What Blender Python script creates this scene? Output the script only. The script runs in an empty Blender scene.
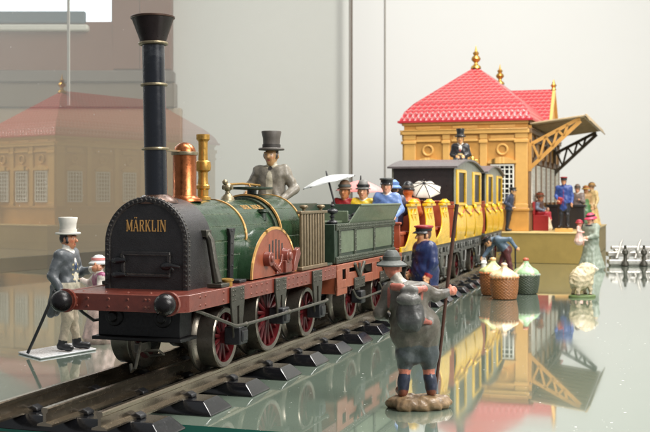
import bpy, bmesh, math, random
import numpy as np
from mathutils import Vector, Matrix, Euler
random.seed(7); rng = np.random.RandomState(7)
SC = bpy.context.scene; COL = SC.collection
SC.unit_settings.system = 'METRIC'; SC.unit_settings.scale_length = 0.01      # one unit = 1 cm
PI = math.pi

def lin(r, g, b):
    f = lambda c: c/12.92 if c <= .04045 else ((c+.055)/1.055)**2.4
    return (f(r/255), f(g/255), f(b/255))

# ------------------------------------------------------------------ materials
MATS = {}
def pm(name, rgb, rough=.5, metal=0., var=.25, nscale=2.5, bump=.08, bscale=9., wear=None, wearamt=.0,
       spec=.5, coat=0., attr=False, rv=.13):
    """painted / metal surface: blotchy colour, uneven gloss, fine bump, optional worn chips"""
    m = bpy.data.materials.new(name); m.use_nodes = True
    nt = m.node_tree; N = nt.nodes; L = nt.links
    b = N['Principled BSDF']
    tc = N.new('ShaderNodeTexCoord')
    n1 = N.new('ShaderNodeTexNoise'); n1.inputs['Scale'].default_value = nscale; n1.inputs['Detail'].default_value = 5
    n1.inputs['Roughness'].default_value = .65
    L.new(tc.outputs['Object'], n1.inputs['Vector'])
    if attr:
        a = N.new('ShaderNodeAttribute'); a.attribute_name = 'Paint'; basec = a.outputs['Color']
    else:
        c = N.new('ShaderNodeRGB'); c.outputs[0].default_value = (*lin(*rgb), 1); basec = c.outputs[0]
    mr = N.new('ShaderNodeMapRange'); mr.inputs['From Min'].default_value = .3; mr.inputs['From Max'].default_value = .7
    mr.inputs['To Min'].default_value = 1-var; mr.inputs['To Max'].default_value = 1+var*.7
    L.new(n1.outputs['Fac'], mr.inputs['Value'])
    mul = N.new('ShaderNodeMix'); mul.data_type = 'RGBA'; mul.blend_type = 'MULTIPLY'; mul.inputs[0].default_value = 1
    L.new(basec, mul.inputs[6])
    cmb = N.new('ShaderNodeCombineColor')
    for k in range(3): L.new(mr.outputs[0], cmb.inputs[k])
    L.new(cmb.outputs[0], mul.inputs[7])
    out = mul.outputs[2]
    n2 = N.new('ShaderNodeTexNoise'); n2.inputs['Scale'].default_value = bscale; n2.inputs['Detail'].default_value = 6
    n2.inputs['Roughness'].default_value = .7
    L.new(tc.outputs['Object'], n2.inputs['Vector'])
    if wear:
        # paint rubbed through along edges, pale tones doubling as painted highlights; few chips
        g = N.new('ShaderNodeNewGeometry'); bv = N.new('ShaderNodeBevel'); bv.samples = 4; bv.inputs['Radius'].default_value = .07
        dt = N.new('ShaderNodeVectorMath'); dt.operation = 'DOT_PRODUCT'
        L.new(g.outputs['Normal'], dt.inputs[0]); L.new(bv.outputs[0], dt.inputs[1])
        ed = N.new('ShaderNodeMapRange'); ed.inputs['From Min'].default_value = .995; ed.inputs['From Max'].default_value = .86
        L.new(dt.outputs['Value'], ed.inputs['Value'])
        n3 = N.new('ShaderNodeTexNoise'); n3.inputs['Scale'].default_value = 3.2; n3.inputs['Detail'].default_value = 7
        n3.inputs['Roughness'].default_value = .7
        L.new(tc.outputs['Object'], n3.inputs['Vector'])
        em = N.new('ShaderNodeMapRange'); em.inputs['From Min'].default_value = .40-wearamt*.4; em.inputs['From Max'].default_value = .62-wearamt*.4
        L.new(n3.outputs['Fac'], em.inputs['Value'])
        e2 = N.new('ShaderNodeMath'); e2.operation = 'MULTIPLY'; L.new(ed.outputs[0], e2.inputs[0]); L.new(em.outputs[0], e2.inputs[1])
        w = N.new('ShaderNodeMapRange'); w.inputs['From Min'].default_value = .70-wearamt*.12; w.inputs['From Max'].default_value = .73-wearamt*.12
        L.new(n3.outputs['Fac'], w.inputs['Value'])
        mxm = N.new('ShaderNodeMath'); mxm.operation = 'MAXIMUM'; L.new(e2.outputs[0], mxm.inputs[0]); L.new(w.outputs[0], mxm.inputs[1])
        mx = N.new('ShaderNodeMix'); mx.data_type = 'RGBA'
        ml = N.new('ShaderNodeMath'); ml.operation = 'MULTIPLY'; ml.inputs[1].default_value = .65
        L.new(mxm.outputs[0], ml.inputs[0]); L.new(ml.outputs[0], mx.inputs[0])
        L.new(out, mx.inputs[6]); mx.inputs[7].default_value = (*lin(*wear), 1)
        out = mx.outputs[2]
    L.new(out, b.inputs['Base Color'])
    rr = N.new('ShaderNodeMapRange'); rr.inputs['From Min'].default_value = .3; rr.inputs['From Max'].default_value = .7
    rr.inputs['To Min'].default_value = max(.03, rough-rv); rr.inputs['To Max'].default_value = min(1, rough+rv)
    L.new(n2.outputs['Fac'], rr.inputs['Value']); L.new(rr.outputs[0], b.inputs['Roughness'])
    b.inputs['Metallic'].default_value = metal
    b.inputs['Specular IOR Level'].default_value = spec
    if coat: b.inputs['Coat Weight'].default_value = coat; b.inputs['Coat Roughness'].default_value = .12
    if bump:
        bp = N.new('ShaderNodeBump'); bp.inputs['Strength'].default_value = bump*3; bp.inputs['Distance'].default_value = .03
        L.new(n2.outputs['Fac'], bp.inputs['Height']); L.new(bp.outputs[0], b.inputs['Normal'])
    MATS[name] = m
    return m

red    = pm('worn_red_paint', (108,48,36), .36, 0, .25, 1.4, .06, 6, (186,128,108), .1, coat=.25)
redlt  = pm('faded_red_paint', (138,72,48), .4, 0, .24, 1.3, .07, 6, (200,146,120), .1, coat=.2)
black  = pm('cast_black', (30,31,34), .42, .15, .3, 3, .22, 14, (92,90,84), .0, coat=.1)
blackg = pm('gloss_black', (20,21,24), .18, 0, .2, 3, .04, 8, (80,78,74), -.1, coat=.5)
smoke  = pm('smokebox_black', (44,43,44), .4, .2, .3, 1.8, .3, 13, (112,106,96), .1)
chimb  = pm('chimney_blue_black', (20,24,32), .26, .2, .2, 1.2, .012, 4, (70,72,76), -.1, coat=.4, rv=.05)
green  = pm('boiler_green', (33,58,36), .28, 0, .36, 1.1, .06, 5, (140,150,126), .06, coat=.35)
dgreen = pm('dark_tender_green', (36,52,38), .4, 0, .3, 2, .08, 8, (120,128,112), .02, coat=.2)
panelg = pm('faded_panel_green', (94,106,84), .42, 0, .2, 1.8, .08, 8, (62,78,60), .1, coat=.15)
gunm   = pm('gunmetal_grey', (66,64,56), .38, .45, .3, 3, .14, 11, (146,140,126), .05)
steel  = pm('worn_steel', (150,146,138), .3, .9, .25, 2.5, .05, 8)
tyre   = pm('tyre_steel', (118,112,102), .34, .8, .22, 1.2, .05, 7, (96,86,74), .0)
rail   = pm('tarnished_rail', (158,146,128), .24, .95, .12, .25, .0, 3, rv=.06)
wred   = pm('wheel_crimson', (88,20,24), .4, 0, .25, 3, .06, 8, coat=.2)
brass  = pm('brass', (196,152,78), .36, .85, .2, 3, .03, 7, (120,84,36), .0)
gold   = pm('gold_line_paint', (198,152,88), .4, .2, .2, 4, .04, 9)
copper = pm('copper', (164,98,60), .33, .92, .25, 1.8, .03, 6, (110,60,34), .0)
bronze = pm('dark_bronze', (82,62,52), .35, .6, .25, 3, .06, 9)
pewter = pm('pewter', (150,138,112), .38, .75, .25, 4, .1, 10)
yellow = pm('coach_yellow', (232,184,22), .32, 0, .2, 1.0, .04, 5, (200,150,30), -.1, coat=.4)
brick  = pm('oxide_red_wood', (158,74,46), .5, 0, .18, 1.3, .06, 7, coat=.1)
coachb = pm('coach_black', (38,34,34), .35, 0, .25, 1.2, .05, 6, coat=.25)
rooft  = pm('coach_roof_grey', (98,92,92), .42, .1, .2, 1.2, .06, 6, coat=.1)
coachg = pm('coach_grey_green', (126,128,114), .42, 0, .2, 1.3, .06, 6, coat=.15)
frameg = pm('coach_frame_grey', (84,84,80), .42, .35, .3, 2, .1, 9, (150,148,140), .05)
glassd = pm('dark_window', (24,22,22), .35, 0, .2, 1, .0, 6, spec=.25)
ochre  = pm('station_ochre', (192,140,68), .48, 0, .17, .45, .05, 5, coat=.15)
ochrel = pm('station_ochre_light', (206,158,86), .5, 0, .08, .8, .05, 5, coat=.15)
brown  = pm('station_brown_shaded', (120,92,62), .5, 0, .2, 1.4, .05, 5)  # brown trim of the canopy side, with the canopy's shade put into the tone
tan    = pm('canopy_tan', (172,150,116), .5, 0, .12, 1, .05, 5)
white  = pm('white_paint', (226,224,214), .5, 0, .06, 1.5, .04, 6)
olive  = pm('platform_olive', (142,120,62), .5, 0, .12, .7, .06, 4)
plat   = pm('platform_top', (196,170,112), .55, 0, .12, .8, .06, 4)
figm   = pm('figurine_paint', (128,128,128), .4, 0, .26, 7.5, .2, 10, attr=True, coat=.15)
silver = pm('silver_metal', (186,183,176), .34, .7, .15, 2, .08, 6)
wicker = None
offw   = pm('parasol_white', (204,206,204), .6, 0, .07, 2, .05, 6)
creamw = pm('parasol_cream', (190,182,170), .6, 0, .08, 2, .05, 6)
pink   = pm('parasol_pink', (222,140,136), .55, 0, .1, 2, .05, 6)
hgrey  = pm('hat_grey', (84,78,72), .55, 0, .2, 3, .12, 9)
hwhite = pm('hat_white', (206,202,192), .55, 0, .08, 3, .08, 9)
hblack = pm('hat_black', (28,28,30), .4, 0, .2, 3, .1, 9, coat=.2)
hblue  = pm('hat_blue', (104,138,190), .55, 0, .12, 3, .1, 9)
hred   = pm('hat_red', (150,40,42), .5, 0, .18, 3, .1, 9)
hpink  = pm('hat_pink', (196,60,92), .5, 0, .18, 3, .1, 9)
hfelt  = pm('hat_felt', (92,96,92), .6, 0, .22, 3, .14, 9, (60,64,62), .1)
packm  = pm('rucksack_grey', (66,68,66), .6, 0, .22, 3, .16, 9)
stone  = pm('stone_base', (138,112,80), .5, 0, .45, 2.0, .4, 6, (214,200,174), .22, coat=.3)
wood   = pm('stick_wood', (82,52,40), .45, 0, .25, 3, .1, 9, coat=.1)
plastic= pm('white_plastic', (222,224,226), .25, 0, .04, 2, .02, 6, coat=.4)
grassg = pm('base_green', (92,112,64), .55, 0, .3, 3, .2, 9)
capred = pm('cap_red', (150,36,42), .45, 0, .18, 3, .08, 9, coat=.2)
dred   = pm('bench_red', (150,34,34), .45, 0, .15, 2, .06, 8)

# ------------------------------------------------------------------ mesh building
class MB:
    def __init__(s): s.v=[]; s.f=[]; s.m=[]
    def add(s, vs, fs, mat=0):
        o=len(s.v); s.v += [tuple(v) for v in vs]
        for f in fs: s.f.append(tuple(i+o for i in f)); s.m.append(mat)
        return s
    def box(s, x0,x1,y0,y1,z0,z1, mat=0, M=None):
        vs=[(x,y,z) for z in (z0,z1) for y in (y0,y1) for x in (x0,x1)]
        if M is not None: vs=[M@Vector(v) for v in vs]
        return s.add(vs,[(0,2,3,1),(4,5,7,6),(0,1,5,4),(2,6,7,3),(0,4,6,2),(1,3,7,5)],mat)
    def prism(s, pts, a, b, ax='x', mat=0):
        """2-D outline pushed from a to b along ax; pts are the other two axes in order"""
        n=len(pts)
        def mk(p,t): return {'x':(t,p[0],p[1]),'y':(p[0],t,p[1]),'z':(p[0],p[1],t)}[ax]
        vs=[mk(p,a) for p in pts]+[mk(p,b) for p in pts]
        fs=[tuple(range(n)),tuple(range(2*n-1,n-1,-1))]+[(i,(i+1)%n,(i+1)%n+n,i+n) for i in range(n)]
        return s.add(vs,fs,mat)
    def strip(s, outer, inner, a, b, ax='x', mat=0):
        """band between two outlines with equal point counts (open)"""
        n=len(outer)
        for i in range(n-1):
            s.prism([outer[i],outer[i+1],inner[i+1],inner[i]],a,b,ax,mat)
        return s
    def cyl(s, p0, p1, r0, r1=None, n=14, mat=0):
        r1=r0 if r1 is None else r1
        p0=Vector(p0); p1=Vector(p1); d=(p1-p0).normalized()
        u=d.orthogonal().normalized(); w=d.cross(u)
        vs=[]
        for p,r in ((p0,r0),(p1,r1)):
            for i in range(n):
                a=2*PI*i/n; vs.append(p+u*(r*math.cos(a))+w*(r*math.sin(a)))
        fs=[tuple(range(n-1,-1,-1)),tuple(range(n,2*n))]+[(i,(i+1)%n,(i+1)%n+n,i+n) for i in range(n)]
        return s.add(vs,fs,mat)
    def tube(s, path, r, n=8, mat=0):
        P=[Vector(p) for p in path]; rings=[]; up=None
        for i,p in enumerate(P):
            d=((P[min(i+1,len(P)-1)]-P[max(i-1,0)])).normalized()
            if up is None: u=d.orthogonal().normalized()
            else:
                u=(up-d*up.dot(d)).normalized()
            up=u; w=d.cross(u); rr=r[i] if isinstance(r,(list,tuple)) else r
            rings.append([p+u*(rr*math.cos(2*PI*k/n))+w*(rr*math.sin(2*PI*k/n)) for k in range(n)])
        vs=[v for R in rings for v in R]; fs=[]
        for i in range(len(P)-1):
            for k in range(n): fs.append((i*n+k,i*n+(k+1)%n,(i+1)*n+(k+1)%n,(i+1)*n+k))
        fs.append(tuple(range(n-1,-1,-1))); fs.append(tuple(range((len(P)-1)*n,len(P)*n)))
        return s.add(vs,fs,mat)
    def lathe(s, prof, c=(0,0,0), n=24, ax='z', sx=1, sy=1, mat=0, M=None, ang=2*PI):
        vs=[]; k=len(prof); full=abs(ang-2*PI)<1e-6; cnt=n if full else n+1
        for i in range(cnt):
            a=ang*i/n
            for r,z in prof:
                x,y=r*math.cos(a)*sx, r*math.sin(a)*sy
                p={'z':(x,y,z),'x':(z,x,y),'y':(x,z,y)}[ax]
                p=Vector(p)
                if M is not None: p=M@p
                vs.append(Vector(c)+p)
        fs=[]
        for i in range(n):
            j=(i+1)%cnt
            for q in range(k-1): fs.append((i*k+q,j*k+q,j*k+q+1,i*k+q+1))
        return s.add(vs,fs,mat)
    def ball(s, c, r, n=12, mat=0, sc=(1,1,1)):
        h=n//2
        prof=[(max(1e-4,r*math.sin(PI*i/h)), -r*math.cos(PI*i/h)) for i in range(h+1)]
        M=Matrix.Diagonal((sc[0],sc[1],sc[2])).to_4x4()
        return s.lathe(prof,c,n,mat=mat,M=M)
    def rivet(s, c, d, r=.06, mat=0):
        """low dome at c pointing along unit vector d"""
        c=Vector(c); d=Vector(d).normalized(); u=d.orthogonal().normalized(); w=d.cross(u); n=7
        vs=[]
        for rr,h in ((1,-.3),(.92,.3),(.5,.72)):
            for i in range(n):
                a=2*PI*i/n; vs.append(c+u*(r*rr*math.cos(a))+w*(r*rr*math.sin(a))+d*(r*h))
        fs=[tuple(range(2*n,3*n))]
        for q in range(2):
            for i in range(n): fs.append((q*n+i,q*n+(i+1)%n,(q+1)*n+(i+1)%n,(q+1)*n+i))
        return s.add(vs,fs,mat)
    def build(s, name, mats, parent=None, bevel=0, angle=35, loc=None, segs=2, weld=True):
        me=bpy.data.meshes.new(name); me.from_pydata(s.v,[],s.f)
        if not isinstance(mats,(list,tuple)): mats=[mats]
        for m in mats: me.materials.append(m)
        me.polygons.foreach_set('material_index', s.m)
        bm=bmesh.new(); bm.from_mesh(me)
        if weld: bmesh.ops.remove_doubles(bm, verts=bm.verts, dist=1e-5)
        bmesh.ops.recalc_face_normals(bm, faces=bm.faces); bm.to_mesh(me); bm.free()
        me.polygons.foreach_set('use_smooth',[True]*len(me.polygons))
        me.set_sharp_from_angle(angle=math.radians(angle)); me.update()
        o=bpy.data.objects.new(name,me); COL.objects.link(o)
        if parent is not None: o.parent=parent
        if loc is not None: o.location=loc
        if bevel:
            b=o.modifiers.new('bevel','BEVEL'); b.width=bevel; b.segments=segs; b.limit_method='ANGLE'; b.angle_limit=math.radians(40)
            b.harden_normals=False
        return o

def tag(o, label=None, cat=None, group=None, kind=None):
    if label: o['label']=label
    if cat: o['category']=cat
    if group: o['group']=group
    if kind: o['kind']=kind
    return o
def thing(name, label, cat, loc=(0,0,0), rz=0, group=None):
    o=bpy.data.objects.new(name,None); COL.objects.link(o); o.location=loc; o.rotation_euler=(0,0,rz)
    o.empty_display_size=.5
    return tag(o,label,cat,group)
def dup(o, parent=None, loc=None):
    c=o.copy(); COL.objects.link(c); c.parent=parent
    if loc is not None: c.location=loc
    for ch in list(o.children): dup(ch,c)
    return c

# ------------------------------------------------------------------ train frame: w right, s away along the line, z up
TH=math.atan(347/1050); S_,C_=math.sin(TH),math.cos(TH); NC=-24.45
def curve(s): return -.00035*max(0,s-75)**2
def wpos(s,w,z=0):
    n=NC+w; return (s*S_+C_*n, s*C_-S_*n, z)
def on_track(s): 
    slope=-.0007*max(0,s-75)
    return wpos(s,curve(s)), -TH-math.atan(slope)
# ------------------------------------------------------------------ figures: one smooth skin grown round a posed skeleton
def surface_nets(D, org, vox):
    ins=D<0
    nx,ny,nz=D.shape
    c=np.zeros((nx-1,ny-1,nz-1),int)
    for a in (0,1):
        for b in (0,1):
            for d in (0,1): c+=ins[a:nx-1+a,b:ny-1+b,d:nz-1+d]
    act=(c>0)&(c<8)
    idx=-np.ones(act.shape,int); I=np.argwhere(act); idx[act]=np.arange(len(I))
    acc=np.zeros((len(I),3)); cnt=np.zeros(len(I))
    corners=[(a,b,d) for a in (0,1) for b in (0,1) for d in (0,1)]
    for p in corners:
        for ax in range(3):
            if p[ax]==0:
                q=list(p); q[ax]=1
                v0=D[I[:,0]+p[0],I[:,1]+p[1],I[:,2]+p[2]]; v1=D[I[:,0]+q[0],I[:,1]+q[1],I[:,2]+q[2]]
                k=(v0<0)!=(v1<0)
                t=np.where(k, v0/np.where(k,v0-v1,1), 0)
                pt=np.array(p,float)[None,:].repeat(len(I),0); pt[:,ax]+=t
                acc[k]+=pt[k]; cnt[k]+=1
    V=(I+acc/np.maximum(cnt,1)[:,None])*vox+org
    F=[]
    for ax in range(3):
        o1,o2=[(1,2),(2,0),(0,1)][ax]
        sl=[slice(1,-1)]*3; sl[ax]=slice(0,-1); s2=list(sl); s2[ax]=slice(1,None)
        a=ins[tuple(sl)]; b=ins[tuple(s2)]
        E=np.argwhere(a!=b)
        if not len(E): continue
        flip=a[tuple(E.T)]
        off=np.ones(3,int); off[ax]=0; E=E+off
        def g(d1,d2):
            P=E.copy(); P[:,o1]-=d1; P[:,o2]-=d2; return idx[P[:,0],P[:,1],P[:,2]]
        q=np.stack([g(1,1),g(0,1),g(0,0),g(1,0)],1)
        q[~flip]=q[~flip][:,::-1]
        F.append(q)
    return V, np.concatenate(F)

def d_prim(P, X):
    if P[0]=='cap':
        a,b,ra,rb=P[1:5]; ab=b-a; L=max(1e-9,ab@ab)
        pa=X-a; h=np.clip((pa@ab)/L,0,1)
        return np.linalg.norm(pa-h[...,None]*ab,axis=-1)-(ra+(rb-ra)*h)
    c,r,R=P[1:4]
    q=((X-c)@R)/r
    k0=np.linalg.norm(q,axis=-1); k1=np.linalg.norm(q/r,axis=-1)
    return k0*(k0-1)/np.maximum(k1,1e-6)

def bounds(P):
    if P[0]=='cap':
        a,b,ra,rb=P[1:5]; r=max(ra,rb); return np.minimum(a,b)-r, np.maximum(a,b)+r
    c,r,R=P[1:4]; e=np.sqrt(((R*r)**2).sum(1)); return c-e,c+e

def grow(prims, vox, paints=(), bumps=None):
    """prims: (shape..., colour, blend, bias)"""
    lo=np.min([bounds(p)[0] for p in prims],0)-3*vox; hi=np.max([bounds(p)[1] for p in prims],0)+3*vox
    n=np.ceil((hi-lo)/vox).astype(int)+1
    D=np.full(n,1e3)
    ax=[lo[i]+np.arange(n[i])*vox for i in range(3)]
    for p in prims:
        k=p[-2]; b0,b1=bounds(p); m=k+3*vox
        i0=np.maximum(0,np.floor((b0-m-lo)/vox).astype(int)); i1=np.minimum(n,np.ceil((b1+m-lo)/vox).astype(int)+1)
        sl=tuple(slice(i0[i],i1[i]) for i in range(3))
        X=np.stack(np.meshgrid(*[ax[i][sl[i]] for i in range(3)],indexing='ij'),-1)
        d=d_prim(p,X); o=D[sl]
        h=np.maximum(k-np.abs(o-d),0)/max(k,1e-9)
        D[sl]=np.minimum(o,d)-h*h*k*.25
    if bumps is not None:
        X=np.stack(np.meshgrid(*ax,indexing='ij'),-1); D=D+bumps(X)
    V,F=surface_nets(D,lo,vox)
    T=V[F]; vol=np.einsum('ij,ij->i',T[:,0],np.cross(T[:,1],T[:,2])).sum()+np.einsum('ij,ij->i',T[:,0],np.cross(T[:,2],T[:,3])).sum()
    if vol<0: F=F[:,::-1]
    best=np.full(len(V),1e9); colr=np.zeros((len(V),3))
    for p in prims:
        d=d_prim(p,V)-p[-1]; k=d<best; best[k]=d[k]; colr[k]=p[-3]
    for c,r,R,cc in paints:
        k=np.linalg.norm(((V-c)@R)/r,axis=-1)<1; colr[k]=cc
    return V,F,colr

def skin_object(name, prims, vox, paints=(), bumps=None, parent=None, mat=None):
    V,F,colr=grow(prims,vox,paints,bumps)
    me=bpy.data.meshes.new(name); me.from_pydata(V.tolist(),[],F.tolist())
    me.polygons.foreach_set('use_smooth',[True]*len(me.polygons))
    at=me.color_attributes.new('Paint','FLOAT_COLOR','POINT')
    at.data.foreach_set('color',np.concatenate([colr,np.ones((len(V),1))],1).ravel())
    me.materials.append(mat or figm); me.update()
    o=bpy.data.objects.new(name,me); COL.objects.link(o)
    if parent is not None: o.parent=parent
    return o

A=lambda *t: np.array(t,float)
I3=np.eye(3)
def cap(a,b,ra,rb,col,k=.02,bias=0): return ('cap',A(*a),A(*b),ra,rb,lin(*col),k,bias)
def ell(c,r,col,k=.02,bias=0,R=None): return ('ell',A(*c),A(*r),I3 if R is None else R,lin(*col),k,bias)
def scale_prim(p,H):
    if p[0]=='cap': return ('cap',p[1]*H,p[2]*H,p[3]*H,p[4]*H,p[5],p[6]*H,p[7]*H)
    return ('ell',p[1]*H,p[2]*H,p[3],p[4],p[5]*H,p[6]*H)

STAND=dict(pel=(0,0,.52),che=(0,.005,.73),nek=(0,.005,.82),hed=(0,-.012,.905),
  shR=(-.108,.005,.775),elR=(-.15,.02,.62),wrR=(-.15,-.04,.49),shL=(.108,.005,.775),elL=(.15,.02,.62),wrL=(.15,-.04,.49),
  hiR=(-.05,0,.49),knR=(-.06,-.015,.27),anR=(-.065,.01,.055),hiL=(.05,0,.49),knL=(.06,-.015,.27),anL=(.065,.01,.055))
SKIN=(204,146,108)

def rot3(yaw,pitch,roll=0):
    return np.array(Euler((pitch,roll,yaw)).to_matrix())

def wrinkle(k=1.):
    def f(X):
        x,y,z=X[...,0],X[...,1],X[...,2]
        a=np.sin(x*4.1+2.2*np.sin(z*1.7)+y*2.3)*np.sin(z*5.3+1.7*np.sin(x*2.1+y)+y*3.1)
        b=np.sin(x*9.3+z*3.7+1.3*np.sin(y*5))*np.sin(y*8.1-z*6.2+x*2)
        return k*(.022*a+.012*b)
    return f

def figure(parent, H, c, J=None, yaw=0, pitch=0, roll=0, vox=.06, extras=(), skirt=None, hs=1.08, hair=True,
           moustache=None, tails=0, wide=1., feet=True, fingers=True, sitting=False, sleeve=None, collar=True, wk=1.2, eyew=True):
    j=dict(STAND); j.update(J or {}); j={k:np.array(v,float) for k,v in j.items()}
    for k in ('toR','toL'):
        if k not in j:
            an=j['an'+k[2]]; j[k]=an+A(-.02 if k[2]=='R' else .02,-.085,-.025)
    skin=c.get('skin',SKIN); coat=c['coat']; tr=c.get('trousers',coat); sh=c.get('shoes',(30,26,26)); hr=c.get('hair',(60,42,32))
    shirt=c.get('shirt',coat); slv=c.get('sleeve',coat)
    mv=min(.012, .5*vox/H)
    P=[]
    pel,che,nek,hed=j['pel'],j['che'],j['nek'],j['hed']
    side=(j['shL']-j['shR']); side=side/np.linalg.norm(side)
    hside=(j['hiL']-j['hiR']); hside=hside/np.linalg.norm(hside)
    for q in (-1,1):
        P.append(cap(pel+hside*.035*q,che+side*.045*q,.068*wide,.074*wide,coat,.05))
    P.append(cap(j['shR'],j['shL'],.046,.046,coat,.05))
    P.append(cap(pel-hside*.04,pel+hside*.04,.074*wide,.074*wide,c.get('seat',coat),.05))
    P.append(cap(nek-A(0,0,.01),(nek+hed)/2,.034,.034,skin,.02))
    if collar: P.append(cap(nek+(che-nek)*.15,nek+(hed-nek)*.22,.045,.042,shirt,.015,.004))
    for s in 'RL':
        P.append(cap(j['sh'+s],j['el'+s],.046*wide,.036*wide,slv,.03))
        P.append(cap(j['el'+s],j['wr'+s],.037*wide,.028,slv,.02))
        d=j['wr'+s]-j['el'+s]; d/=np.linalg.norm(d)
        P.append(cap(j['wr'+s]-d*.012,j['wr'+s]+d*.004,.031,.031,c.get('cuff',slv),.006))
        sg=-1 if s=='R' else 1
        inn=np.cross(d,A(0,0,1)); nn=np.linalg.norm(inn); inn=inn/nn if nn>.2 else A(1,0,0)
        up=np.cross(inn,d)
        pc=j['wr'+s]+d*.03
        P.append(cap(j['wr'+s],pc+d*.012,.021,.026,skin,.012))
        if fingers:
            for q,ln in ((-1.5,.030),(-.5,.038),(.5,.036),(1.5,.028)):
                b0=pc+d*.022+up*(.0125*q); b1=b0+d*ln*.6-inn*.004; b2=b1+d*ln*.35-inn*.016
                P.append(cap(b0,b1,max(mv,.0095),max(mv,.0088),skin,.004)); P.append(cap(b1,b2,max(mv,.0088),max(mv,.0075),skin,.004))
            t0=pc-d*.008+up*.02; P.append(cap(t0,t0+up*.018+d*.02,max(mv,.011),max(mv,.0085),skin,.006))
    if skirt:
        col,zt,zb,rb=skirt
        for f0,f1 in ((0,.35),(.35,1)):
            z0=pel[2]+(zb-pel[2])*f0; z1=pel[2]+(zb-pel[2])*f1
            g=lambda f:.085+(rb-.085)*f**.8
            P.append(cap((pel[0],pel[1],z0),(pel[0],pel[1]+.01,z1),g(f0),g(f1),col,.05))
        for q in range(9):
            a=2*PI*q/9; P.append(cap((pel[0]+.06*math.cos(a),pel[1]+.06*math.sin(a),pel[2]),(pel[0]+(rb*.98)*math.cos(a),pel[1]+.01+rb*.98*math.sin(a),zb),.02,.03,col,.03))
    legs = not (skirt and skirt[2]<.12)
    for s in 'RL':
        if legs:
            P.append(cap(j['hi'+s],j['kn'+s],.06*wide,.045,c.get('thigh',tr),.03))
            P.append(cap(j['kn'+s],j['an'+s],.043,.031,c.get('shin',tr),.02))
        P.append(cap(j['an'+s]+A(0,.012,-.018),j['to'+s],.031,.026,sh,.015))
        if legs: P.append(cap(j['an'+s]+A(0,0,-.01),j['an'+s]+(j['kn'+s]-j['an'+s])*.12,.034,.034,c.get('sock',sh),.012))
    if tails:
        for s in 'RL':
            k=pel+(j['kn'+s]-pel)*tails; P.append(cap(pel+A(0,.02,0),k+A(0,.02,0),.08*wide,.075*wide,coat,.05,.004))
    R=rot3(yaw,pitch,roll)
    def hp(x,y,z): return hed+R@(A(x,y,z)*hs)
    hr_=A(.047,.058,.066)*hs
    P.append(('ell',hed,hr_,R,lin(*skin),.02,0))
    P.append(cap(hp(0,-.018,-.042),hp(0,-.03,-.048),.032*hs,.024*hs,skin,.02))
    P.append(cap(hp(0,-.055,.008),hp(0,-.068,-.014),max(mv,.009*hs),max(mv,.0125*hs),skin,.008))
    for q in (-1,1):
        P.append(('ell',hp(.047*q,.004,-.004),A(.01,.015,.02)*hs,R,lin(*skin),.006,0))
        P.append(cap(hp(.012*q,-.055,.022),hp(.032*q,-.048,.02),.008,.008,skin,.01))
    if hair:
        P.append(('ell',hp(0,.016,.016),A(.05,.055,.06)*hs,R,lin(*hr),.008,0))
        for q in (-1,1): P.append(cap(hp(.046*q,-.008,.012),hp(.044*q,-.012,-.018),.011,.009,hr,.008,.002))
    if moustache:
        for q in (-1,1): P.append(cap(hp(.004*q,-.06,-.026),hp(.024*q,-.05,-.032),max(mv,.008),max(mv,.006),moustache,.006,.003))
    P+=list(extras)
    paints=[]
    def pt(x,y,z,r,cc): paints.append((hp(x,y,z)*H,A(*r)*H*hs,R,lin(*cc)))
    for q in (-1,1):
        if eyew: pt(.020*q,-.053,.008,(.0085,.014,.0045),(214,204,190))
        pt(.020*q,-.056,.008,(.0052,.016,.0052),(34,26,24))
        pt(.021*q,-.054,.026,(.013,.014,.0038),hr)
        pt(.028*q,-.044,-.016,(.013,.014,.012),tuple(min(255,int(v*f)) for v,f in zip(skin,(1.03,.93,.92))))
    pt(0,-.058,-.036,(.016,.014,.005),(166,72,66))
    for (p,r,cc) in c.get('marks',()): paints.append((A(*p)*H,A(*r)*H,I3,lin(*cc)))
    prims=[scale_prim(p,H) for p in P]
    o=skin_object('body',prims,vox,paints,wrinkle(wk*H/7.),parent=parent)
    return o, hed*H, R, hs*H

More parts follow.
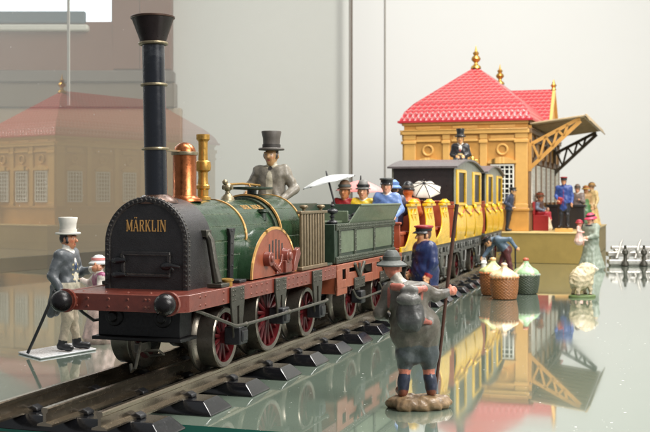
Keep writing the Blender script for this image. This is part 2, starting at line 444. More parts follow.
HATS={
 'top':  ([(0,.0),(.052,0),(.055,.008),(.084,.003),(.088,.011),(.083,.018),(.058,.016),(.055,.03),(.057,.08),(.067,.124),(.064,.13),(.02,.132),(0,.132)],None),
 'bowl': ([(0,0),(.056,0),(.074,-.006),(.077,.002),(.058,.014),(.056,.045),(.042,.078),(.018,.09),(0,.092)],None),
 'felt': ([(0,0),(.06,.0),(.108,-.022),(.112,-.012),(.066,.016),(.062,.022),(.06,.034),(.055,.06),(.034,.082),(.012,.076),(0,.074)],None),
 'cap':  ([(0,0),(.055,0),(.057,.022),(.072,.034),(.07,.044),(.03,.05),(0,.05)],'visor'),
 'bonnet':([(0,0),(.058,-.012),(.088,-.02),(.09,-.008),(.062,.016),(.056,.046),(.03,.068),(0,.072)],None),
}
def hat(kind, parent, pos, R, hs, mats, tilt=0, dz=.03, name='hat', band=True, scale=1.):
    """lathe in head space, then a band (and visor) as further faces"""
    prof,vis=HATS[kind]; mb=MB()
    Rm=Matrix(R.tolist()).to_4x4()@Matrix.Rotation(tilt,4,'X')
    k=hs*scale
    mb.lathe([(max(r,1e-4)*k*.98,z*k) for r,z in prof],(0,0,0),28,sy=1.12)
    if band and kind in('top','felt','bowl','bonnet'):
        r0=.0575 if kind=='top' else .0635
        mb.lathe([(r0*k,.019*k),(r0*1.035*k,.02*k),(r0*1.035*k,.042*k),(r0*.97*k,.043*k)],(0,0,0),28,sy=1.12,mat=1)
    if vis:
        mb.lathe([(.0555*k,.003*k),(.0595*k,.004*k),(.0605*k,.021*k),(.0572*k,.023*k)],(0,0,0),28,sy=1.12,mat=1)
        pts=[]
        for i in range(13):
            a=PI+PI*i/12; pts.append((.056*k*math.cos(a),.062*k*math.sin(a)))
        out=[(x*1.12,y*1.5-.004*k) for x,y in pts]
        v=[(x,y,.006*k) for x,y in pts]+[(x,y,-.012*k) for x,y in out]+[(x,y,0) for x,y in pts]+[(x,y,-.017*k) for x,y in out]
        n=13; f=[]
        for i in range(n-1): f+=[(i,i+1,n+i+1,n+i),(2*n+i,3*n+i,3*n+i+1,2*n+i+1),(n+i,n+i+1,3*n+i+1,3*n+i)]
        mb.add(v,f,1)
    mb.v=[tuple(Rm@Vector(v)) for v in mb.v]
    o=mb.build(name,mats,parent,angle=50)
    off=R@(A(0,.004,dz)*hs)
    o.location=tuple(pos+off)
    return o

def person(label, cat='figurine', loc=(0,0,0), rz=0, H=7., c=None, hatkind=None, hatm=None, hattilt=0, hatdz=.03, group=None, hatscale=1., **kw):
    t=thing('person',label,cat,loc,math.radians(rz),group)
    o,hp,R,hs=figure(t,H,c,**kw)
    if hatkind: hat(hatkind,t,hp,R,hs,hatm,hattilt,hatdz,scale=hatscale,name={'cap':'cap','bonnet':'bonnet'}.get(hatkind,'hat'))
    return t
# ------------------------------------------------------------------ camera, light
cam=bpy.data.cameras.new('camera'); co=bpy.data.objects.new('camera',cam); COL.objects.link(co); SC.camera=co
co.location=(0,0,10); co.rotation_euler=(PI/2,0,0)
cam.sensor_width=36; cam.lens=36*1050/650; cam.clip_start=1; cam.clip_end=3000
cam.shift_y=(198-216)/650
cam.dof.use_dof=True; cam.dof.focus_distance=53; cam.dof.aperture_fstop=.52
SC.view_settings.view_transform='Standard'; SC.view_settings.look='None'; SC.view_settings.gamma=1; SC.view_settings.exposure=.14
W=bpy.data.worlds.new('World'); SC.world=W; W.use_nodes=True
W.node_tree.nodes['Background'].inputs[0].default_value=(.86,.89,.92,1); W.node_tree.nodes['Background'].inputs[1].default_value=.28
def area(name,loc,target,size,sy,power,col):
    l=bpy.data.lights.new(name,'AREA'); l.shape='RECTANGLE'; l.size=size; l.size_y=sy; l.energy=power; l.color=col
    o=bpy.data.objects.new(name,l); COL.objects.link(o); o.location=loc
    o.rotation_euler=(Vector(target)-Vector(loc)).to_track_quat('-Z','Y').to_euler(); return o
area('case_lamp',(22,62,95),(0,68,5),16,60,95000,(1,.97,.92))
area('case_lamp',(50,132,105),(26,165,8),22,70,188000,(1,.975,.94))
area('front_fill',(85,-8,75),(5,80,5),60,45,175000,(1,.97,.93))  # unseen fill from front right, added to brighten faces and front surfaces

# ------------------------------------------------------------------ floor, walls, glass pane
def plainmat(name, rgb, rough, coat=0, coatr=.02, ior=1.5, nscale=.05, var=.05, dust=0.):
    m=bpy.data.materials.new(name); m.use_nodes=True; nt=m.node_tree; N=nt.nodes; L=nt.links; b=N['Principled BSDF']
    tc=N.new('ShaderNodeTexCoord'); n=N.new('ShaderNodeTexNoise'); n.inputs['Scale'].default_value=nscale; n.inputs['Detail'].default_value=4
    L.new(tc.outputs['Object'],n.inputs['Vector'])
    mx=N.new('ShaderNodeMix'); mx.data_type='RGBA'; L.new(n.outputs['Fac'],mx.inputs[0])
    c=lin(*rgb); mx.inputs[6].default_value=(*[v*(1-var) for v in c],1); mx.inputs[7].default_value=(*[v*(1+var) for v in c],1)
    out=mx.outputs[2]; rr=None
    if dust:
        v=N.new('ShaderNodeTexVoronoi'); v.inputs['Scale'].default_value=.9; L.new(tc.outputs['Object'],v.inputs['Vector'])
        w=N.new('ShaderNodeTexNoise'); w.inputs['Scale'].default_value=.22; L.new(tc.outputs['Object'],w.inputs['Vector'])
        lt=N.new('ShaderNodeMath'); lt.operation='LESS_THAN'; lt.inputs[1].default_value=.06; L.new(v.outputs['Distance'],lt.inputs[0])
        g=N.new('ShaderNodeMath'); g.operation='GREATER_THAN'; g.inputs[1].default_value=.52; L.new(w.outputs['Fac'],g.inputs[0])
        ml=N.new('ShaderNodeMath'); ml.operation='MULTIPLY'; L.new(lt.outputs[0],ml.inputs[0]); L.new(g.outputs[0],ml.inputs[1])
        v2=N.new('ShaderNodeTexVoronoi'); v2.inputs['Scale'].default_value=2.6; L.new(tc.outputs['Object'],v2.inputs['Vector'])
        l2=N.new('ShaderNodeMath'); l2.operation='LESS_THAN'; l2.inputs[1].default_value=.075; L.new(v2.outputs['Distance'],l2.inputs[0])
        w2=N.new('ShaderNodeTexNoise'); w2.inputs['Scale'].default_value=.9; L.new(tc.outputs['Object'],w2.inputs['Vector'])
        g2=N.new('ShaderNodeMath'); g2.operation='GREATER_THAN'; g2.inputs[1].default_value=.53; L.new(w2.outputs['Fac'],g2.inputs[0])
        m2=N.new('ShaderNodeMath'); m2.operation='MULTIPLY'; L.new(l2.outputs[0],m2.inputs[0]); L.new(g2.outputs[0],m2.inputs[1])
        mxx=N.new('ShaderNodeMath'); mxx.operation='MAXIMUM'; L.new(ml.outputs[0],mxx.inputs[0]); L.new(m2.outputs[0],mxx.inputs[1])
        dm=N.new('ShaderNodeMix'); dm.data_type='RGBA'; L.new(mxx.outputs[0],dm.inputs[0]); L.new(out,dm.inputs[6]); dm.inputs[7].default_value=(.8,.8,.76,1)
        out=dm.outputs[2]
        cw=N.new('ShaderNodeMath'); cw.operation='MULTIPLY_ADD'; cw.inputs[1].default_value=-coat*.8; cw.inputs[2].default_value=coat
        L.new(mxx.outputs[0],cw.inputs[0]); L.new(cw.outputs[0],b.inputs['Coat Weight'])
        # faint smears in the gloss
        sm=N.new('ShaderNodeTexNoise'); sm.inputs['Scale'].default_value=.12; sm.inputs['Detail'].default_value=6; L.new(tc.outputs['Object'],sm.inputs['Vector'])
        mr=N.new('ShaderNodeMapRange'); mr.inputs['From Min'].default_value=.4; mr.inputs['From Max'].default_value=.75
        mr.inputs['To Min'].default_value=coatr; mr.inputs['To Max'].default_value=coatr+.09
        L.new(sm.outputs['Fac'],mr.inputs['Value']); L.new(mr.outputs[0],b.inputs['Coat Roughness'])
    else:
        b.inputs['Coat Weight'].default_value=coat; b.inputs['Coat Roughness'].default_value=coatr
    L.new(out,b.inputs['Base Color']); b.inputs['Roughness'].default_value=rough; b.inputs['Coat IOR'].default_value=ior
    b.inputs['Specular IOR Level'].default_value=.15
    return m
floor_m=plainmat('glass_shelf_top',(112,126,113),.06,1,.014,1.55,.03,.05,dust=1)
edge_m=plainmat('glass_shelf_edge',(30,110,92),.12,.6,.05,1.5,.4,.35)
wall_m=plainmat('pale_wall_paint',(207,207,204),.7,0,nscale=.04,var=.02)
wallw_m=plainmat('warm_wall_paint',(204,198,182),.7,0,nscale=.04,var=.03)
seam_m=plainmat('seam_dark',(96,84,74),.5)
woodf_m=plainmat('window_wood',(124,84,68),.55,.1,.3,1.5,.15,.12)
woodd_m=plainmat('window_sill_grey',(112,104,98),.6,0,nscale=.1,var=.1)
blind_m=plainmat('blind_blue_grey',(84,110,124),.5,nscale=.2,var=.1)
room_m=plainmat('room_wall_brown',(120,108,94),.7,nscale=.05,var=.08)
raild=plainmat('pane_rail_dark',(58,50,44),.5,nscale=.3,var=.15)

P0=wpos(42,-75); P1=wpos(42,62)
fl=MB(); pts=[P0[:2],P1[:2],(104,60),(104,244),(-80,244),(-98,100)]
n=len(pts)
fl.add([(x,y,0) for x,y in pts],[tuple(range(n))],0)
fl.add([(x,y,-.95) for x,y in pts],[tuple(range(n-1,-1,-1))],1)
for i in range(n):
    a,b=pts[i],pts[(i+1)%n]; fl.add([(*a,0),(*b,0),(*b,-.95),(*a,-.95)],[(0,1,2,3)],1)
floor_m.node_tree.nodes['Principled BSDF'].inputs['Specular IOR Level'].default_value=.35
tag(fl.build('floor',[floor_m,edge_m]),kind='structure')
base=MB(); base.box(-200,200,-40,300,-62,-60)
tag(base.build('cabinet_floor',[plainmat('cabinet_dark',(70,66,60),.7)]),kind='structure')
bw=MB(); bw.box(-170,110,244,246,-60,170)
tag(bw.build('wall_back',[wall_m]),kind='structure')
rw=MB(); rw.box(104.2,106,50,243.8,-1,170)
tag(rw.build('wall_right',[wall_m]),kind='structure')
MA=math.radians(27); md=(math.sin(MA),math.cos(MA)); mn=(-md[1],md[0])           # along the pane, away behind it
def mp(u,v,z=0): return (-15+md[0]*u+mn[0]*v, 196+md[1]*u+mn[1]*v, z)
def mbox(mb,u0,u1,v0,v1,z0,z1,mat=0):
    vs=[mp(u,v,z) for z in (z0,z1) for v in (v0,v1) for u in (u0,u1)]
    mb.add(vs,[(0,2,3,1),(4,5,7,6),(0,1,5,4),(2,6,7,3),(0,4,6,2),(1,3,7,5)],mat)
# the glass side of the case: part mirror, mostly see-through, with painted pale haze and dust specks
gm=bpy.data.materials.new('case_glass'); gm.use_nodes=True; nt=gm.node_tree; N=nt.nodes; L=nt.links
for q in list(N): N.remove(q)
o_=N.new('ShaderNodeOutputMaterial'); mx=N.new('ShaderNodeMixShader'); g_=N.new('ShaderNodeBsdfGlossy'); t_=N.new('ShaderNodeBsdfTransparent')
g_.inputs['Roughness'].default_value=.012; g_.inputs['Color'].default_value=(.97,.98,.96,1); t_.inputs['Color'].default_value=(.93,.94,.91,1); mx.inputs[0].default_value=.24
d_=N.new('ShaderNodeBsdfDiffuse'); d_.inputs[0].default_value=(.6,.58,.55,1); m2=N.new('ShaderNodeMixShader')
tc=N.new('ShaderNodeTexCoord'); v_=N.new('ShaderNodeTexVoronoi'); v_.inputs['Scale'].default_value=.55; L.new(tc.outputs['Object'],v_.inputs['Vector'])
ls=N.new('ShaderNodeMath'); ls.operation='LESS_THAN'; ls.inputs[1].default_value=.042; L.new(v_.outputs['Distance'],ls.inputs[0])
ms=N.new('ShaderNodeMath'); ms.operation='MULTIPLY_ADD'; ms.inputs[1].default_value=.35; ms.inputs[2].default_value=.07; L.new(ls.outputs[0],ms.inputs[0])
L.new(t_.outputs[0],mx.inputs[1]); L.new(g_.outputs[0],mx.inputs[2]); L.new(mx.outputs[0],m2.inputs[1]); L.new(d_.outputs[0],m2.inputs[2]); L.new(ms.outputs[0],m2.inputs[0])
L.new(m2.outputs[0],o_.inputs[0])
gp=thing('glass_pane','tall clear glass side of the display case mirroring the station on the left','glass pane',mp(-60,0),0)
off=gp.location
gmb=MB(); gmb.add([mp(-130,0,0.02),mp(46,0,0.02),mp(46,0,170),mp(-130,0,170)],[(0,1,2,3)])
def rel(mb,o): mb.v=[tuple(Vector(v)-Vector(o)) for v in mb.v]; return mb
rel(gmb,off).build('pane',gm,gp)
rm=MB(); mbox(rm,-130,45.5,.05,.8,-.5,1.9); rel(rm,off).build('bottom_rail',raild,gp)
sm_=MB(); mbox(sm_,-48.7,-48.5,.1,.5,23.5,170); rel(sm_,off).build('glass_joint',plainmat('joint_clear',(168,164,160),.2,.5),gp)
cp=MB(); cp.box(5.4,6.25,237.5,238.6,0,170)
tag(cp.build('corner_post',seam_m,bevel=.1),'slim dark metal post in the far corner of the case','post')
sp=MB(); sp.box(13.8,14.1,243.75,243.98,0,170)
tag(sp.build('wall_seam',plainmat('seam_grey',(140,134,126),.5)),'thin grey upright strip covering a joint in the pale back wall','strip')
# window and panelling behind the glass, on the far wall
def box_part(name,m,boxes,parent,bevel=.3):
    mb=MB()
    for q in boxes: mb.box(*q)
    o=parent.location; mb.v=[tuple(Vector(v)-o) for v in mb.v]
    return mb.build(name,m,parent,bevel=bevel)
wd=thing('window','bright window in a wide brown wooden frame behind the glass at upper left','window',(-75,243,39.2))
box_part('frame',woodf_m,[(-48.4,-35.2,239,243.6,39.3,105),(-120,-48.4,239,243.6,39.3,50.2),(-42.2,-41.7,238.7,239.2,39.3,105)],wd)
wp=bpy.data.materials.new('daylight_pane'); wp.use_nodes=True; nb=wp.node_tree.nodes['Principled BSDF']
nb.inputs['Base Color'].default_value=(.8,.85,.9,1); nb.inputs['Emission Color'].default_value=(.80,.91,1,1); nb.inputs['Emission Strength'].default_value=1.9
box_part('pane',wp,[(-120,-48.6,242.6,243.2,50.3,105)],wd,0)
box_part('blind',blind_m,[(-120,-54.2,237.5,238.8,49.6,52.4)],wd,.5)
box_part('sill',white,[(-120,-53.5,236.5,238.9,47.8,49.2)],wd,.4)
pl=thing('wall_panel','grey-brown panelling below the wooden window frame, seen through the glass','panelling',(-75,243,0))
box_part('panel',room_m,[(-130,-34.2,240,243.7,30.8,36.4)],pl)
box_part('lower_panel',plainmat('lower_panel_tan',(168,148,124),.7,nscale=.05,var=.06),[(-130,-33,241,243.6,-59,30.7)],pl)
box_part('ledge',woodd_m,[(-130,-34.6,238.8,243.7,36.5,39.1)],pl)
# ------------------------------------------------------------------ track
tr=thing('railway_track','three-rail toy track on black pressed-metal sleepers under the train','track',(0,0,0))
def tpt(s,w,z): 
    sl=-.0007*max(0,s-75); x,y,_=wpos(s,curve(s)); t=-TH-math.atan(sl)
    return (x+w*math.cos(t), y+w*math.sin(t), z)
HW=2.55
rp=[(-.36,.62),(.36,.62),(.36,.70),(.07,.78),(.07,1.14),(.15,1.2),(.15,1.33),(.11,1.38),(-.11,1.38),(-.15,1.33),(-.15,1.2),(-.07,1.14),(-.07,.78),(-.36,.70)]
for w0 in (-HW,0,HW):
    mb=MB(); ss=[37.3]+[40+2*i for i in range(59)]; n=len(rp); vs=[];fs=[]
    for s in ss:
        for w,z in rp: vs.append(tpt(s,w0+w,z))
    for i in range(len(ss)-1):
        for k in range(n): fs.append((i*n+k,i*n+(k+1)%n,(i+1)*n+(k+1)%n,(i+1)*n+k))
    fs+= [tuple(range(n)),tuple(range((len(ss)-1)*n,len(ss)*n))]
    mb.add(vs,fs); mb.build('rail',rail,tr,angle=30)
def sleeper_mesh():
    mb=MB(); a,b,c,d=4.5,1.2,3.95,.85
    lv=[(0,a,b),(.07,a,b),(.52,c+.1,d+.05),(.62,c-.02,d-.06)]
    vs=[]
    for z,x,y in lv: vs+=[(-x,-y,z),(x,-y,z),(x,y,z),(-x,y,z)]
    fs=[(3,2,1,0),(12,13,14,15)]
    for q in range(3):
        for i in range(4): fs.append((q*4+i,q*4+(i+1)%4,q*4+4+(i+1)%4,q*4+4+i))
    mb.add(vs,fs)
    return mb
sl0=None
for i in range(24):
    s=40+5.0*i; x,y,_=wpos(s,curve(s)); rot=-TH-math.atan(-.0007*max(0,s-75))
    if sl0 is None:
        sl0=sleeper_mesh().build('sleeper',blackg,tr,bevel=.07); o=sl0
        k=MB(); k.prism([(-.58,.625),(.58,.625),(.56,.78),(.3,.9),(.12,.82),(-.12,.82),(-.3,.9),(-.56,.78)],-.26,.26,'y')
        clip0=k.build('rail_clip',black,None,bevel=.05); clips=[clip0]+[clip0.copy(),clip0.copy()]
        for c,w0 in zip(clips,(-HW,0,HW)):
            if c is not clip0: COL.objects.link(c)
            c.parent=sl0; c.location=(w0,0,0)
    else:
        o=sl0.copy(); COL.objects.link(o); o.parent=tr
        for c0 in clips: c=c0.copy(); COL.objects.link(c); c.parent=o
    o.location=(x,y,.004); o.rotation_euler=(0,0,rot)

# ------------------------------------------------------------------ lettering
GLY={'M':(1.05,[(.16,0,.16,1,.09),(.89,0,.89,1,.17),(.16,1,.52,.12,.15),(.52,.12,.89,1,.09)],[(.16,0),(.89,0),(.12,1),(.93,1)]),
 'A':(.95,[(.14,0,.47,1,.09),(.47,1,.81,0,.17),(.26,.33,.68,.33,.08)],[(.14,0),(.81,0)]),
 'R':(.9,[(.2,0,.2,1,.17),(.2,.95,.56,.95,.09),(.56,.95,.7,.86,.13),(.7,.86,.7,.66,.16),(.7,.66,.55,.52,.13),(.2,.52,.55,.52,.09),(.46,.52,.74,.0,.17)],[(.2,0),(.78,0)]),
 'K':(.95,[(.2,0,.2,1,.17),(.28,.42,.72,1,.09),(.42,.6,.78,0,.17)],[(.2,0),(.2,1),(.74,1),(.78,0)]),
 'L':(.82,[(.2,0,.2,1,.17),(.2,.045,.72,.045,.09),(.72,.0,.72,.28,.09)],[(.2,1)]),
 'I':(.46,[(.23,0,.23,1,.17)],[(.23,0),(.23,1)]),
 'N':(1.0,[(.16,0,.16,1,.09),(.84,0,.84,1,.09),(.16,1,.84,0,.17)],[(.16,0),(.12,1),(.84,1)]),
 'D':(.95,[(.2,0,.2,1,.17),(.2,.95,.5,.95,.09),(.5,.95,.74,.74,.14),(.74,.74,.74,.26,.17),(.74,.26,.5,.05,.14),(.2,.05,.5,.05,.09)],[(.2,1),(.2,0)]),
 'E':(.85,[(.2,0,.2,1,.17),(.2,.95,.72,.95,.09),(.2,.05,.72,.05,.09),(.2,.52,.56,.52,.09),(.72,1,.72,.76,.08),(.72,0,.72,.24,.08),(.56,.4,.56,.64,.07)],[]),
 ' ':(.5,[],[])}
def letters(txt, cap_h, place, gap=.1, sx=1.0):
    """place(u, v, h) -> point; u along the line (centred), v up, h proud of the surface"""
    tot=sum(GLY['A' if ch=='Ä' else ch][0]+gap for ch in txt)-gap
    mb=MB(); u=-tot/2; e=0
    for ch in txt:
        w,st,se=GLY['A' if ch=='Ä' else ch]
        segs=list(st)+[(x-.13,.035 if y==0 else .965,x+.13,.035 if y==0 else .965,.075) for x,y in se]
        if ch=='Ä': segs+=[(.27,1.2,.39,1.2,.12),(.55,1.2,.67,1.2,.12)]
        for x0,y0,x1,y1,t in segs:
            d=Vector((x1-x0,y1-y0)).normalized(); nn=Vector((-d.y,d.x))*t/2; e+=1
            q=[Vector((x0,y0))+nn,Vector((x1,y1))+nn,Vector((x1,y1))-nn,Vector((x0,y0))-nn]
            h=.02+.0006*(e%9)
            vs=[place((u+p.x)*cap_h*sx,p.y*cap_h,hh) for hh in (-.02,h) for p in q]
            mb.add(vs,[(0,1,2,3),(7,6,5,4)]+[(i,(i+1)%4,(i+1)%4+4,i+4) for i in range(4)])
        u+=w+gap
    return mb

# ------------------------------------------------------------------ locomotive
S0=52.; 
lo=thing('steam_locomotive','green and black vintage toy steam locomotive with tall chimney and red frame','locomotive',wpos(S0,0),-TH)
def Lb(mb,name,mats,parent=lo,s0=S0,**k):
    mb.v=[(v[0],v[1]-s0,v[2]) for v in mb.v]; return mb.build(name,mats,parent,**k)
# frame: beams bent at the front corners, a deck between
FW=3.45; fz0,fz1=4.74,5.54
fr=MB()
def plan_strip(mb,path,t,z0,z1,mat=0):
    P=[Vector(p) for p in path]; N=[]
    for i in range(len(P)):
        a=(P[i]-P[max(i-1,0)]); b=(P[min(i+1,len(P)-1)]-P[i]); a=a if a.length>0 else b; b=b if b.length>0 else a
        d=(a.normalized()+b.normalized()).normalized(); nn=Vector((-d.y,d.x)); k=max(.5,d.dot(b.normalized())); N.append(nn*t/k)
    n=len(P); vs=[(p.x,p.y,z) for z in (z0,z1) for p in P]+[(p.x+q.x,p.y+q.y,z) for z in (z0,z1) for p,q in zip(P,N)]
    fs=[]
    for i in range(n-1):
        fs+=[(i,i+1,n+i+1,n+i),(2*n+i,3*n+i,3*n+i+1,2*n+i+1),(n+i,n+i+1,3*n+i+1,3*n+i),(i,2*n+i,2*n+i+1,i+1)]
    fs+=[(0,n,3*n,2*n),(n-1,3*n-1,4*n-1,2*n-1)]
    mb.add(vs,fs,mat)
plan_strip(fr,[(FW,65.9),(FW,43.75),(3.0,43.15),(-3.0,43.15),(-FW,43.75),(-FW,65.9)],-.28,fz0,fz1)
fr.box(-3.1,3.1,43.5,65.8,fz1-.16,fz1-.02)
for s in [44.9,45.5,47.6]+[51.2+.75*i for i in range(4)]+[56.9+.75*i for i in range(5)]+[63.6,64.4,65.2]:
    for z in (4.94,5.34):
        for q in (-1,1): fr.rivet((q*FW,s,z),(q,0,0),.075)
for w in (-2.1,-1.5,-.4,.6,1.5,1.7): 
    for z in (4.96,5.32): fr.rivet((w,43.15,z),(0,-1,0),.07)
for w in (-2.4,-1.2,0,1.2,2.4): fr.rivet((w,44.3,fz1-.02),(0,0,1),.06)
Lb(fr,'frame',red,bevel=.05)
# buffers
bf=None
for w in (-2.62,2.74):
    b=MB(); M=Matrix.Rotation(PI/2,4,'X')
    b.lathe([(.0001,-.52),(.18,-.5),(.36,-.4),(.47,-.24),(.51,-.06),(.49,.1),(.42,.22),(.42,.3)],(0,0,0),28,'y')
    b.lathe([(.42,.24),(.56,.26),(.56,.42),(.1,.43)],(0,0,0),28,'y',mat=1)
    if bf is None: bf=b.build('buffer',[pm('buffer_black',(26,23,24),.3,.2,.3,3,.12,9),red],lo); o=bf
    else: o=bf.copy(); COL.objects.link(o); o.parent=lo
    o.location=(w,43.15-.42-S0,5.18)
# smokebox
def arch(r,zc,zb,n=28,half=None):
    h=half or r
    return [(h,zb)]+[(r*math.cos(PI*i/n)*(h/r),zc+r*math.sin(PI*i/n)) for i in range(n+1)]+[(-h,zb)]
SB0,SB1=46.1,48.9; ZC=7.78
sb=MB(); ap=arch(2.22,ZC,5.5)
sb.prism([(w,z) for w,z in ap],SB0,SB1,'y')
rim=arch(2.27,ZC,5.5); rin=arch(2.0,ZC,5.5)
sb.strip(rim,rin,SB0-.06,SB0+.25,'y')
for i in range(27):
    a=PI*(i+.5)/27; sb.rivet((2.14*math.cos(a),SB0-.06,ZC+2.14*math.sin(a)),(0,-1,0),.075)
for q in (-1,1):
    for k in range(9): 
        z=5.75+.24*k; sb.rivet((q*2.14,SB0-.06,z),(0,-1,0),.07); sb.rivet((q*2.27,SB0+.11,z),(q,0,0),.065)
for i in range(34):
    a=PI*(i+.5)/34; sb.rivet((2.27*math.cos(a),SB0+.11,ZC+2.27*math.sin(a)),(math.cos(a),0,math.sin(a)),.065)
sbo=Lb(sb,'smokebox',smoke,bevel=.05)
o=Lb(letters('MÄRKLIN',.56,lambda u,v,h:(u-.02,SB0-h,8.36+v),gap=.06,sx=.60),'lettering',gold,sbo)
dr=MB(); dx0,dx1,dz0,dz1=-1.32,1.32,6.12,7.38
for a in ((dx0,dx1,dz1-.17,dz1),(dx0,dx1,dz0,dz0+.17),(dx0,dx0+.16,dz0+.17,dz1-.17),(dx1-.16,dx1,dz0+.17,dz1-.17)):
    dr.box(a[0],a[1],SB0-.13,SB0+.02,a[2],a[3])
dr.box(dx0+.1,dx1-.1,SB0-.05,SB0+.03,dz0+.1,dz1-.1)
Lb(dr,'smokebox_door',smoke,bevel=.04)
hg=MB()
for z in (6.92,6.22):
    hg.tube([(-1.75,SB0-.1,z-.02),(-1.5,SB0-.2,z),(-1.05,SB0-.18,z+.02)],[.13,.17,.08],10); hg.ball((-1.62,SB0-.12,z),.2,10,sc=(1.3,.8,.8))
Lb(hg,'hinge',black,sbo)
lt=MB(); lt.ball((1.12,SB0-.14,6.68),.2,12,sc=(1.5,.9,1)); lt.tube([(1.0,SB0-.18,6.68),(1.5,SB0-.24,6.72),(1.9,SB0-.2,6.66)],[.13,.11,.06],10); lt.tube([(1.4,SB0-.2,6.72),(1.62,SB0-.34,6.5)],[.07,.05],8)
Lb(lt,'latch',black,sbo)
# chimney (leans a touch)
M=Matrix.Rotation(math.radians(-1.25),4,'Y')
ch=MB(); CH=(0,47.15-S0,9.7)
ch.lathe([(1.15,.02),(1.1,.16),(.85,.34),(.66,.46)],(0,0,0),36,sx=.95,sy=1.0,mat=1)
ch.lathe([(.565,.3),(.555,7.95)],(0,0,0),36)
ch.lathe([(.55,7.9),(.6,8.0),(1.03,9.22),(1.07,9.27),(1.07,9.34),(1.0,9.34),(.93,9.15),(.55,8.0),(.55,7.0),(0.001,7.0)],(0,0,0),40,mat=2)
cho=ch.build('chimney',[chimb,bronze,pm('flare_dark',(52,44,44),.36,.4,.2,2,.06,7)],lo,loc=CH); cho.rotation_euler=(0,math.radians(-1.25),0)
for z,r in ((2.75,.0),(5.95,0),(8.02,.06)):
    k=MB(); k.lathe([(.55+r,z-.08),(.66+r,z-.06),(.68+r,z),(.66+r,z+.06),(.55+r,z+.08)],(0,0,0),36)
    if z<3: k.box(-.12,.12,.6,2.6,z-.05,z+.05)
    k.build('chimney_band',pewter,cho)
lip=MB(); lip.lathe([(1.06,9.26),(1.105,9.28),(1.11,9.35),(1.07,9.38),(1.0,9.36)],(0,0,0),40); lip.build('chimney_lip',bronze,cho)
# copper dome
dm=MB(); prof=[(.95,.0),(.92,.12),(.72,.2),(.635,.32),(.63,2.5)]+[(.63*math.cos(PI/2*i/9)+.0001,2.5+.62*math.sin(PI/2*i/9)) for i in range(10)]
dm.lathe(prof,(0,0,0),36,sx=.98)
do=dm.build('steam_dome',copper,lo,loc=(0,50.35-S0,9.83))
k=MB(); k.lathe([(.62,2.42),(.70,2.44),(.71,2.52),(.70,2.6),(.62,2.62)],(0,0,0),36); k.build('dome_band',pewter,do)
sv=MB(); sv.lathe([(.42,0),(.42,.14),(.3,.2),(.3,.55),(.37,.62),(.37,.78),(.3,.84),(.26,1.2),(.27,1.52),(.41,1.62),(.44,1.85),(.41,2.08),(.27,2.18),(.25,2.6),(.26,3.2),(.37,3.32),(.37,3.58),(.3,3.6),(.28,3.2),(0.001,3.15)],(0,0,0),28)
sv.build('safety_valve',brass,lo,loc=(.02,52.6-S0,9.9))
# boiler of staves
def stave_ring(r,zc,zb,n=9,gap=.02,depth=.03):
    out=[(r,zb)]
    tot=PI
    k=0; z=zb
    while z<zc-.3: 
        z2=min(z+.74,zc); out+=[(r,z+.03),(r,z2-.03),(r-depth,z2)]; z=z2
    for i in range(n):
        a0=tot*i/n+gap*.5; a1=tot*(i+1)/n-gap*.5
        for q in range(7):
            a=a0+(a1-a0)*q/6; out.append((r*math.cos(a),zc+r*math.sin(a)))
        a=tot*(i+1)/n; out.append(((r-depth)*math.cos(a),zc+(r-depth)*math.sin(a)))
    left=[(-w,zz) for w,zz in out if zz<zc]
    return out+left[::-1]
bo=MB(); bo.prism(stave_ring(2.12,ZC,5.5),48.85,58.55,'y'); boo=Lb(bo,'boiler',green,angle=22)
fb=MB(); fb.prism(stave_ring(2.34,ZC+.08,5.5),58.6,62.4,'y'); fbo=Lb(fb,'firebox',green,angle=22)
def band(s,r,zc,w=.14,m=gold,parent=boo,t=.05):
    k=MB(); k.strip(arch(r+t,zc,5.5),arch(r-.05,zc,5.5),s,s+w,'y'); return Lb(k,'boiler_band',m,parent,angle=30)
band(53.6,2.12,ZC,.2); band(58.05,2.14,ZC,.46,dgreen,boo,.12); band(58.52,2.34,ZC+.08,.16,gold,fbo); band(62.25,2.34,ZC+.08,.2,gold,fbo)
def bplace(u,v,h):
    a=math.radians(42)-v/2.12; return ((2.12+h)*math.sin(a), 56.7+u, ZC+(2.12+h)*math.cos(a))
Lb(letters('DER ADLER',.36,bplace,gap=.1,sx=1.06),'lettering',gold,boo)
# green tray and regulator crank on top
ty=MB(); ty.lathe([(.9,0),(.8,.12),(.35,.2),(.35,.42),(1.5,.48),(1.56,.53),(1.56,.62),(1.45,.62),(1.4,.56),(.001,.56)],(0,0,0),36,sx=.8)
ty.build('top_tray',dgreen,lo,loc=(0,59.7-S0,10.05))
cr=MB(); cr.lathe([(.42,0),(.36,.2),(.14,.42),(.12,.62)],(0,56-S0,9.86),20)
cr.ball((0,56-S0,10.62),.26,14); cr.ball((-.1,55.85-S0,10.92),.17,12); cr.cyl((-.3,56-S0,10.62),(.3,56-S0,10.62),.14)
cro=cr.build('regulator_post',pewter,lo)
k=MB(); k.tube([(.1,56-S0,10.78),(.1,58-S0,10.86),(.15,60.6-S0,10.78)],.07,8); k.tube([(.15,58.9-S0,10.82),(.5,58.3-S0,10.6)],.05,8); k.build('regulator_rod',brass,cro)
